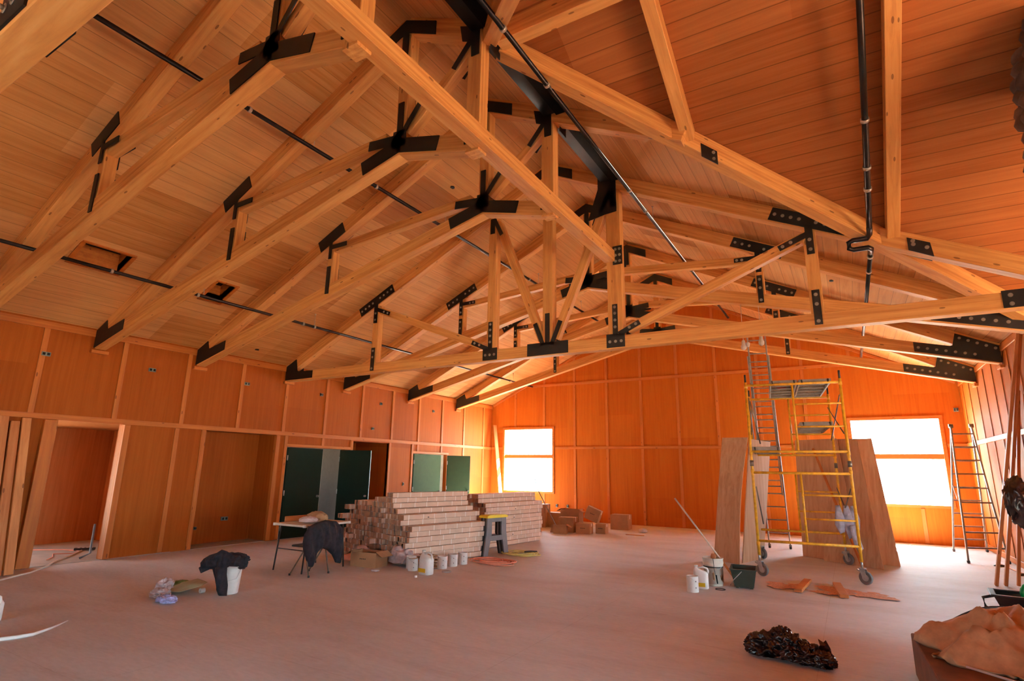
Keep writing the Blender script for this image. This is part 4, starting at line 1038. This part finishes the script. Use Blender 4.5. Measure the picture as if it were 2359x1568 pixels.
# ------------------------------------------------------------------ table, chair, jacket
t = thing('folding_table', 'pale folding table in front of the shut green door', 'table', (-8.0, 6.82, 0), .02)
TW, TL = .76, 1.0
bm = nb(); box(bm, (0, 0, .735), (TW, TL, .035)); bevel(bm, .012, 3); obj('table_top', bm, 'offwhite', t)
bm = nb()
for sx in (-1, 1):
    for sy in (-1, 1): cyl(bm, (sx*(TW/2-.02), sy*(TL/2-.02), .714), (sx*(TW/2-.02), sy*(TL/2-.02), .756), .03, seg=14)
obj('corner_cap', bm, 'white', t)
for sy in (-1, 1):
    for sx in (-1, 1):
        bm = nb(); cyl(bm, (sx*.34, sy*.44, .01), (sx*.32, sy*.38, .72), .013, seg=10); o = obj('leg', bm, 'greydark', t)
    bm = nb(); cyl(bm, (-.335, sy*.41, .35), (.335, sy*.41, .35), .009, seg=8); obj('crossbar', bm, 'greydark', t)
bm = nb(); crumple(bm, (-7.88, 6.62, .80), (.16, .13, .06), 4, .25, 2.5, 21); tag(obj('folded_cloth', bm, 'pinkrag'), 'pale pink folded cloth on the near end of the folding table', 'cloth')
bm = nb(); crumple(bm, (-7.95, 6.86, .83), (.2, .13, .09), 4, .3, 2.2, 27); tag(obj('brown_paper_bag', bm, 'card'), 'crumpled brown paper heap behind the pink cloth on the table', 'paper')
tag(beam('wood_strip', (-8.33, 7.28, .80), (-8.33, 6.50, .80), .02, .09, 'board'), 'short orange board standing on edge along the back of the folding table', 'wood')
t = thing('folding_chair', 'dark metal folding chair under a black jacket, at the table', 'chair', (-7.52, 6.50, 0), .12)
def leg(p, nm='leg'): bm = nb(); tube(bm, p, .011, 8); obj(nm, bm, 'brace', t)
for s in (-1, 1):
    leg([(.12, s*.22, .01), (.0, s*.22, .45), (.02, s*.22, .76)]); leg([(-.28, s*.21, .01), (.06, s*.21, .52)])
    for x, y in ((.12, s*.22), (-.28, s*.21)):
        bm = nb(); cyl(bm, (x, y, 0), (x, y, .03), .016, seg=8); obj('foot_cap', bm, 'greydark', t)
bm = nb(); box(bm, (-.12, 0, .44), (.38, .40, .03)); bevel(bm, .01); obj('seat', bm, 'greydark', t)
bm = nb(); box(bm, (.015, 0, .67), (.025, .44, .16)); bevel(bm, .008); obj('backrest', bm, 'greydark', t)
bm = nb()
jk = [(6.272, 0.755), (6.42, 0.803), (6.592, 0.832), (6.825, 0.796), (6.938, 0.705), (6.989, 0.507), (6.987, 0.267), (6.975, 0.118), (6.87, 0.145), (6.782, 0.276), (6.664, 0.363), (6.571, 0.399), (6.496, 0.374), (6.451, 0.32), (6.42, 0.22), (6.397, 0.133), (6.311, 0.151), (6.262, 0.284), (6.199, 0.4), (6.176, 0.517), (6.187, 0.632)]
puffy(bm, jk, lambda a, b, c: V((-7.46+c+.02, a, b)), .09, 4, .06, 3, fs=4, edge=.1, stretch=(2.0, .7))
tag(obj('black_jacket', bm, 'blackcloth'), 'black jacket draped over the back of the folding chair, sleeves hanging', 'jacket')

# white bucket with black cloth
t = thing('white_bucket', 'white plastic bucket half covered by a black garment', 'bucket', (-7.38, 4.97, 0))
bm = nb(); lathe(bm, [(0, 0), (.12, 0), (.125, .008), (.148, .345), (.154, .35), (.154, .37), (.144, .37), (.12, .02), (0, .02)], seg=40); obj('body', bm, 'white', t)
bm = nb(); tube(bm, [(.05, -.145, .30), (.13, -.11, .18), (.165, -.01, .20), (.158, .05, .32)], .003, 6); obj('handle', bm, 'zinc', t)
bm = nb()
gl = [(-0.334, 0.406), (-0.3, 0.456), (-0.231, 0.501), (-0.131, 0.535), (-0.072, 0.575), (0.001, 0.554), (0.126, 0.49), (0.176, 0.507), (0.203, 0.474), (0.276, 0.497), (0.304, 0.416), (0.289, 0.345), (0.226, 0.338), (0.189, 0.36), (0.055, 0.363), (0.06, 0.276), (0.09, 0.142), (0.095, 0.01), (-0.001, 0.01), (-0.047, 0.087), (-0.088, 0.22), (-0.138, 0.333), (-0.173, 0.333), (-0.282, 0.282)]
GU = V((.858, .514, 0)); GF = V((.514, -.858, 0)); GO = V((-7.38, 4.97, 0)) + GF*.165
puffy(bm, gl, lambda a, b, c: GO + GU*a + GF*(c*.8 + (.05 if b < .36 else .0)) + V((0, 0, b)), .085, 5, .07, 12, fs=8, edge=.06, stretch=(1.4, .8))
crumple(bm, (-7.40, 4.99, .42), (.21, .17, .085), 5, .22, 1.6, 31, False, rz=.5)
tag(obj('black_garment', bm, 'blackcloth'), 'crumpled black garment thrown over the white bucket', 'garment')
bm = nb()
for k in range(28):
    q = 2*math.pi*k/28
    pass
for A in ((-.02, .02),):
    rings_ = []
    for rr, yy in ((.012, -.03), (.03, -.03), (.03, .03), (.012, .03), (.012, -.03)):
        rings_.append([bm.verts.new((-7.66+rr*math.cos(2*math.pi*k/20), 4.78+yy, .032+rr*math.sin(2*math.pi*k/20))) for k in range(20)])
    for A_, B_ in zip(rings_, rings_[1:]):
        for k in range(20): bm.faces.new((A_[k], A_[(k+1) % 20], B_[(k+1) % 20], B_[k]))
tag(obj('tape_roll', bm, 'white', smooth=False), 'small white tape roll beside the olive sheet', 'tape roll')
bm = nb()
puffy(bm, [(-.20, -.17), (.12, -.13), (.27, .05), (.24, .13), (-.10, .18), (-.27, .03)], lambda a, b, c: V((-7.84+a, 4.66+b*1.15, .085+c*.6+.04*a+.33*b)), .025, 4, .03, 5)
tag(obj('olive_sheet', bm, 'olive'), 'folded olive card lying on the floor left of the white bucket', 'card')
bm = nb(); crumple(bm, (-8.06, 4.72, .045), (.13, .13, .08), 4, .3, 2.4, 41); tag(obj('green_wrapper', bm, 'greenplastic'), 'crumpled green wrapper under the olive card', 'wrapper')
bm = nb(); crumple(bm, (-8.03, 4.48, .06), (.08, .12, .11), 5, .6, 1.8, 43, rz=.5); crumple(bm, (-7.84, 4.33, .04), (.13, .09, .06), 5, .6, 2.0, 44); tag(obj('plastic_bag', bm, 'clear'), 'crumpled pinkish plastic bag at the left of the litter', 'bag')
bm = nb(); crumple(bm, (-7.48, 4.22, .035), (.13, .08, .05), 5, .6, 2.2, 47); tag(obj('plastic_film', bm, 'bluefilm'), 'bluish clear plastic film nearest the camera in the litter', 'plastic')

# things in front of the nearer pile
t = carton('open_box', 'open cardboard box in front of the nearer carton pile', (-7.42, 7.62, 0), (.55, .32, .24), .1, openbox=True)
bm = nb(); crumple(bm, (-7.95, 7.95, .10), (.2, .13, .15), 4, .35, 2.2, 51); tag(obj('plastic_bag', bm, 'clear'), 'crumpled clear bag left of the open cardboard box', 'bag')
bm = nb(); crumple(bm, (-6.98, 7.95, .13), (.24, .15, .19), 4, .3, 2.0, 53); tag(obj('plastic_bag', bm, 'clear'), 'bulging clear plastic bag right of the open cardboard box', 'bag')
bm = nb(); puffy(bm, [(-.2, 0), (.2, .02), (.1, .2), (-.05, .22)], lambda a, b, c: V((-8.02+a, 7.62+b*.5, .03+b*.6+c)), .02, 3, .02, 6); tag(obj('orange_scrap', bm, 'orangecord'), 'orange-pink paper sack by the clear bag', 'sack')
paint_can('white paint can behind the open-topped one, left of the white jug', (-6.66, 7.86, 0), .085, .20)
paint_can('open-topped white paint can just left of the white jug', (-6.50, 7.72, 0), .083, .19, opened=True)
jug('white jug with a yellow label in front of the carton pile', (-6.10, 7.58, 0), -.1, 1.25)
bm = nb(); cyl(bm, (-6.06, 7.28, 0), (-6.06, 7.28, .03), .022, seg=14); tag(obj('bottle_cap', bm, 'white'), 'white bottle cap on the floor in front of the jug', 'cap')
for k, (x, y, lb) in enumerate(((-6.22, 8.16, 'nearest of the three in a row'), (-6.22, 8.46, 'middle one of the three in a row'), (-6.20, 8.74, 'farthest of the three in a row'))):
    paint_can('white paint can by the carton pile, '+lb, (x, y, 0), .085, .20, grp='row of three white paint cans')
t = thing('can_lid', 'shiny can lid lying in front of the row of paint cans', 'lid', (-5.95, 7.93, 0)); bm = nb(); lathe(bm, [(0, .012), (.06, .012), (.065, .02), (.078, .02), (.08, 0), (0, 0)], seg=28); obj('disc', bm, 'zinc', t)
bm = nb()
r_ = random.Random(2)
for k in range(10): box(bm, (-6.45+r_.uniform(-.05, .05), 8.05+r_.uniform(-.06, .06), .02+.022*k), (.22, .2, .016), r_.uniform(-.5, .5))
tag(obj('sample_stack', bm, 'card'), 'untidy little stack of card offcuts between jug and paint cans', 'offcuts')
bm = nb(); crumple(bm, (-6.95, 7.30, .012), (.07, .05, .02), 3, .4, 2.5, 61); tag(obj('paper_scrap', bm, 'pinkrag'), 'scrap of pale paper in front of the open box', 'paper')

# folded plastic sawhorses
t = thing('folding_sawhorse', 'folded grey sawhorse pair with a yellow top beside the piles', 'sawhorse', (-6.28, 9.98, 0), R(78))
def leg2(x, side):
    bm = nb(); s = side
    prism(bm, [(s*.36, 0), (s*.24, 0), (s*.17, .30), (s*.14, .42), (s*.14, .72), (s*.27, .72), (s*.28, .45)] if s > 0 else [(-.36, 0), (-.24, 0), (-.17, .30), (-.14, .42), (-.14, .72), (-.27, .72), (-.28, .45)], lambda a, b, c: V((a, x+c, b)), -.018, .018)
    bevel(bm, .006); o = obj('leg', bm, 'grey', t)
    return o
for x, col_ in ((0, 0), (.05, 1), (.10, 2), (.15, 3)):
    for s in (-1, 1):
        o = leg2(x, s)
        if col_ % 2: o.data.materials[0] = M['greydark']
for x in (0, .15):
    bm = nb(); box(bm, (0, x, .33), (.42, .03, .10)); box(bm, (0, x, .68), (.5, .03, .08)); bevel(bm, .006); obj('spreader', bm, 'grey', t)
bm = nb(); prism(bm, [(-.29, .72), (.29, .72), (.30, .755), (.22, .775), (-.24, .775), (-.30, .755)], lambda a, b, c: V((a, .075+c, b)), -.12, .12); bevel(bm, .006); obj('top_rail', bm, 'sawtop', t)
# cords
def coil(name, lab, c, mat, n, rx, ry, seed, z0=.01, tail=None):
    rs = random.Random(seed); t = thing(name, lab, 'cord', (c[0], c[1], 0)); bm = nb(); pts = []
    ph = [rs.uniform(-.25, .25) for _ in range(40)]
    for k in range(n*14):
        q = 2*math.pi*k/14; f = 1+ph[(k//5) % 40]
        pts.append((rx*f*math.cos(q)+.12*math.sin(k*.11), ry*f*math.sin(q)+.06*math.cos(k*.17), z0+.006*(k/14)+.004*math.sin(k)))
    if tail: pts += tail
    tube(bm, pts, .009, 6); obj('coil', bm, mat, t); return t
coil('extension_lead', 'orange extension cord coiled flat in front of the sawhorse', (-5.78, 9.15), 'orangecord', 8, .34, .25, 4)
coil('extension_lead', 'yellow extension cord coiled at the right of the sawhorse', (-5.92, 10.35), 'yellowcord', 7, .30, .28, 8)
bm = nb(); tube(bm, [(-5.8, 10.3, .07), (-5.7, 10.38, .08), (-5.62, 10.5, .07)], .014, 8); tag(obj('cord_plug', bm, 'greydark'), 'dark plug end on the yellow cord coil', 'plug')

# cables at the left
t = thing('power_cable', 'grey cable running from the left edge into the alcove doorway', 'cable', (-10.74, 3.6, 0)); L = t.location
bm = nb(); tube(bm, [V(p)-L for p in ((-9.5, 2.6, .012), (-10.2, 3.2, .012), (-10.74, 3.62, .012), (-11.1, 4.1, .012), (-11.5, 4.45, .02), (-11.9, 4.7, .02), (-12.5, 5.2, .02), (-13.0, 5.55, .02))], .014, 8); obj('sheath', bm, 'offwhite', t)
t = thing('power_strip', 'dark multi-outlet block lying in the alcove doorway', 'power strip', (-13.0, 5.6, .02), 1.0); bm = nb(); box(bm, (0, 0, .025), (.34, .07, .045)); bevel(bm, .006); obj('body', bm, 'greydark', t)
bm = nb()
for k in range(4): box(bm, (-.1+k*.07, 0, .049), (.035, .035, .004))
obj('socket', bm, 'white', t)
bm = nb(); tube(bm, [(-12.2, 4.7, .02), (-12.5, 4.9, .02), (-12.9, 5.05, .02), (-12.7, 5.3, .02), (-12.95, 5.5, .02), (-13.4, 5.4, .02), (-13.8, 5.0, .02)], .008, 6); tag(obj('red_lead', bm, 'orangecord'), 'thin reddish cord curled on the alcove floor', 'cord')
bm = nb(); tube(bm, [(-11.9, 5.22, .6), (-11.9, 5.22, .1), (-11.98, 5.1, .02)], .02, 8); tag(obj('conduit', bm, 'grey'), 'grey conduit standing at the right jamb of the alcove', 'conduit')
t = thing('white_tube', 'long white plastic tube curving along the floor at the lower left', 'tube', (-7.3, 2.9, 0)); L = t.location
bm = nb(); tube(bm, [V(p)-L for p in ((-7.29, 3.10, .05), (-7.20, 2.93, .03), (-7.13, 2.75, .018), (-7.15, 2.62, .018), (-7.20, 2.5, .018), (-7.30, 2.35, .018), (-7.6, 2.0, .018))], [.006, .012, .016, .018, .018, .018, .018], 10); obj('body', bm, 'white', t)
t = jug('white container cut off by the left edge of the photo', (-8.12, 2.72, 0), .3, 1.0, lidless=False)

# ------------------------------------------------------------------ lower right corner
bm = nb(); box(bm, (1.17, 5.65, .17), (1.66, 1.5, .34), .04); bevel(bm, .012, 2); tag(obj('cardboard_crate', bm, 'crate'), 'big dark brown box under the heap of canvas at the lower right', 'box')
def heap(bm, c, s, top, base, seed, fr=2.2, amp=.11, rag=.16, n=84, skew=0):
    """cloth thrown in a heap: a domed sheet broken by sharp folds, its ragged border tucked under"""
    g = []
    for i in range(n+1):
        row = []
        th = 2*math.pi*i/n
        rim = 1 + rag*noise.noise(V((math.cos(th)*2.2+seed, math.sin(th)*2.2, seed))) + rag*.5*noise.noise(V((math.cos(th)*6+seed, math.sin(th)*6, 3)))
        for j in range(41):
            q = j/40; r_ = rim*min(1, q*1.12) if q < .9 else rim*(1.0-(q-.9)*.9)
            x = math.cos(th)*r_*s[0]; y = math.sin(th)*r_*s[1]
            wx = x + .25*noise.noise(V((x*1.6+seed, y*1.6, 1))); wy = y + .25*noise.noise(V((x*1.6, y*1.6+seed, 5)))
            f = (1-2*abs(noise.noise(V((wx*fr+seed, wy*fr*.7, seed)))))*.6 + (1-2*abs(noise.noise(V((wx*fr*2.3, wy*fr*1.7+seed, 7)))))*.28 + noise.noise(V((wx*9, wy*9, seed)))*.1
            e = min(1, q*1.12); z = base + (top-base)*(1-e**3.2) + amp*(f-.35)*(1-.5*e) + skew*x*(1-e)
            if q >= .9: z = base - (q-.9)*.4
            row.append(bm.verts.new((c[0]+x, c[1]+y, max(z, .012))))
        g.append(row)
    for i in range(n):
        for j in range(40):
            v = [g[i][j], g[i+1][j], g[i+1][j+1], g[i][j+1]]
            f = bm.faces.new(v); f.smooth = True
    bmesh.ops.remove_doubles(bm, verts=[v for r in g for v in r], dist=.0004)
bm = nb(); heap(bm, (1.08, 5.98), (.74, .66), .58, .36, 71, 3.0, .27, .25)
tag(obj('canvas_drop_cloth', bm, 'tarp'), 'crumpled brown canvas drop cloth heaped on the big dark box', 'drop cloth', 'canvas heap')
bm = nb(); heap(bm, (1.62, 5.30), (.62, .72), .78, .20, 75, 2.1, .32, .25, skew=.1)
tag(obj('canvas_drop_cloth', bm, 'tarp'), 'smooth thick fold of canvas at the lower right edge of the photo', 'drop cloth', 'canvas heap')
bm = nb(); crumple(bm, (1.35, 7.3, .24), (.55, .35, .22), 5, .2, 1.4, 75); tag(obj('grey_cloth', bm, 'tarp'), 'greyish cloth behind the canvas heap under the black tub', 'cloth')
bm = nb(); tube(bm, [(.50+1.2*q/16, 6.5+.3*math.sin(q/16*2.4), .36+.20*math.sin(min(1, q/7)*math.pi/2)-.03*max(0, q-9)/7) for q in range(17)], [.004+.010*math.sin(min(1, q/6)*math.pi/2) for q in range(17)], 8); tag(obj('black_strap', bm, 'greydark'), 'black strap arching over the back of the canvas heap', 'strap')
t = thing('black_tub', 'black plastic tub with a loop handle at the right edge', 'tub', (1.50, 7.45, .31), -.1)
bm = nb(); tapered(bm, .32, .13, .42, .19, 0, .26, .008); obj('body', bm, 'greydark', t)
bm = nb()
for sx in (-1, 1): box(bm, (sx*.42, 0, .262), (.05, .42, .02))
for sy in (-1, 1): box(bm, (0, sy*.19, .262), (.88, .05, .02))
bevel(bm, .006); obj('rim', bm, 'greydark', t)
bm = nb(); tube(bm, [(-.41, -.1, .25), (-.5, -.1, .22), (-.49, -.1, .14), (-.38, -.1, .08)], .014, 8); obj('handle', bm, 'greydark', t)
bm = nb(); crumple(bm, (1.33, 7.45, .60), (.04, .04, .07), 3, .3, 2.5, 77, False); tag(obj('green_bottle', bm, 'lime'), 'bright green wrapper sticking out of the black tub', 'wrapper')
t = thing('paint_stick', 'thin pale stick lying on the dark box at the bottom edge', 'stick', (.55, 5.1, .41)); bm = nb(); tube(bm, [(0, .12, 0), (.26, -.1, 0), (.5, -.25, 0)], .008, 8); obj('shaft', bm, 'pinkrag', t)
# black garbage bag on the floor
t = thing('garbage_bag', 'crumpled shiny black garbage bag lying on the floor at lower right', 'garbage bag', (-.66, 6.2, 0))
bm = nb()
for c, s, sd, rz in (((-.17, .02, .07), (.17, .13, .12), 81, .3), ((0, .0, .08), (.16, .13, .13), 82, 0), ((.15, -.04, .06), (.15, .12, .10), 83, -.2), ((.27, -.08, .05), (.10, .09, .08), 84, .2), ((-.06, .06, .16), (.09, .07, .09), 85, .5)):
    crumple(bm, c, s, 5, .55, 2.0, sd, rz=rz)
rs = random.Random(12)
for k in range(16):
    a = V((rs.uniform(-.28, .32), rs.uniform(-.08, .10), rs.uniform(.05, .13))); d = V((rs.uniform(-.07, .07), rs.uniform(-.07, .03), rs.uniform(.06, .13)))
    w1 = V((rs.uniform(.03, .07), rs.uniform(-.03, .03), 0)); n1 = V((0, .02, 0)); tip = a+d; mid = a+d*.5+V((rs.uniform(-.03, .03), -.02, 0))
    vs = [bm.verts.new(q) for q in (a-w1, a+w1, mid+w1*.9, tip, mid-w1*.9, a+n1*2, mid+n1)]
    for f in ((0, 1, 2, 4), (4, 2, 3), (1, 0, 5), (1, 5, 6, 2), (5, 0, 4, 6), (2, 6, 3), (6, 4, 3)): bm.faces.new([vs[i] for i in f])
obj('film', bm, 'garbage', t)
SKY, SUN, EXPO = 12.0, 900.0, .45
# ------------------------------------------------------------------ daylight
world = bpy.data.worlds.new('daylight'); SC.world = world; world.use_nodes = True
bg = world.node_tree.nodes['Background']; bg.inputs[0].default_value = (.74, 1.0, 1.08, 1); 
wt = world.node_tree; tcw = wt.nodes.new('ShaderNodeTexCoord'); dt = wt.nodes.new('ShaderNodeVectorMath'); dt.operation = 'DOT_PRODUCT'
dt.inputs[1].default_value = V((.6, 1, .2)).normalized(); wt.links.new(tcw.outputs['Generated'], dt.inputs[0])
mr = wt.nodes.new('ShaderNodeMapRange'); mr.interpolation_type = 'SMOOTHSTEP'; mr.inputs[1].default_value = -.3; mr.inputs[2].default_value = .8
mr.inputs[3].default_value = SKY*.42; mr.inputs[4].default_value = SKY*2.2; wt.links.new(dt.outputs['Value'], mr.inputs[0]); wt.links.new(mr.outputs[0], bg.inputs[1])
sun = bpy.data.lights.new('sun', 'SUN'); sun.energy = SUN; sun.angle = R(.6); sun.color = (1, .98, .84)
so = bpy.data.objects.new('sun', sun); COL.objects.link(so)
so.rotation_euler = V((-.40, -1, -1.35)).to_track_quat('-Z', 'Y').to_euler()
def portal(name, c, n, sx, sy):
    l = bpy.data.lights.new(name, 'AREA'); l.shape = 'RECTANGLE'; l.size = sx; l.size_y = sy; l.cycles.is_portal = True
    o = bpy.data.objects.new(name, l); COL.objects.link(o); o.location = c; o.rotation_euler = V(n).to_track_quat('-Z', 'Z').to_euler()
for h in (W1, W2): portal('portal', ((h[0]+h[1])/2, YF+.22, (h[2]+h[3])/2), (0, -1, 0), h[1]-h[0], h[3]-h[2])
for h in WE: portal('portal', (7.67, (h[0]+h[1])/2, (h[2]+h[3])/2), (-1, 0, 0), h[1]-h[0], h[3]-h[2])
for h in WN: portal('portal', ((h[0]+h[1])/2, -1.33, (h[2]+h[3])/2), (0, 1, 0), h[1]-h[0], h[3]-h[2])
for h in WS: portal('portal', ((h[0]+h[1])/2, -4.17, (h[2]+h[3])/2), (0, 1, 0), h[1]-h[0], h[3]-h[2])

for X1, h in AW: portal('portal', (X1-.12, (h[0]+h[1])/2, (h[2]+h[3])/2), (1, 0, 0), h[1]-h[0], h[3]-h[2])

# ------------------------------------------------------------------ camera
yaw, pit, rol = -.5394, .2282, .0154
fwd = V((math.sin(yaw)*math.cos(pit), math.cos(yaw)*math.cos(pit), math.sin(pit)))
r = V((math.cos(yaw), -math.sin(yaw), 0)); u_ = r.cross(fwd)
r2 = r*math.cos(rol) + u_*math.sin(rol); u2 = r2.cross(fwd)
cam = bpy.data.cameras.new('camera'); co = bpy.data.objects.new('camera', cam); COL.objects.link(co)
cam.sensor_fit = 'HORIZONTAL'; cam.sensor_width = 36; cam.lens = 1275.8*36/2359; cam.clip_end = 500; cam.clip_start = .05
co.matrix_world = Matrix.Translation((0, 0, EYE)) @ Matrix((r2, u2, -fwd)).transposed().to_4x4()
SC.camera = co
vs = SC.view_settings; vs.view_transform = 'Standard'; vs.look = 'None'; vs.exposure = EXPO; vs.gamma = 1; vs.use_curve_mapping = False
c = SC.cycles; c.max_bounces = 8; c.diffuse_bounces = 5; c.use_adaptive_sampling = True; c.adaptive_threshold = .02; c.glossy_bounces = 3; c.transparent_max_bounces = 8; c.transmission_bounces = 2
c.sample_clamp_indirect = 6; c.use_denoising = True; c.caustics_reflective = False; c.caustics_refractive = False
try: c.denoiser = 'OPENIMAGEDENOISE'
except Exception: pass
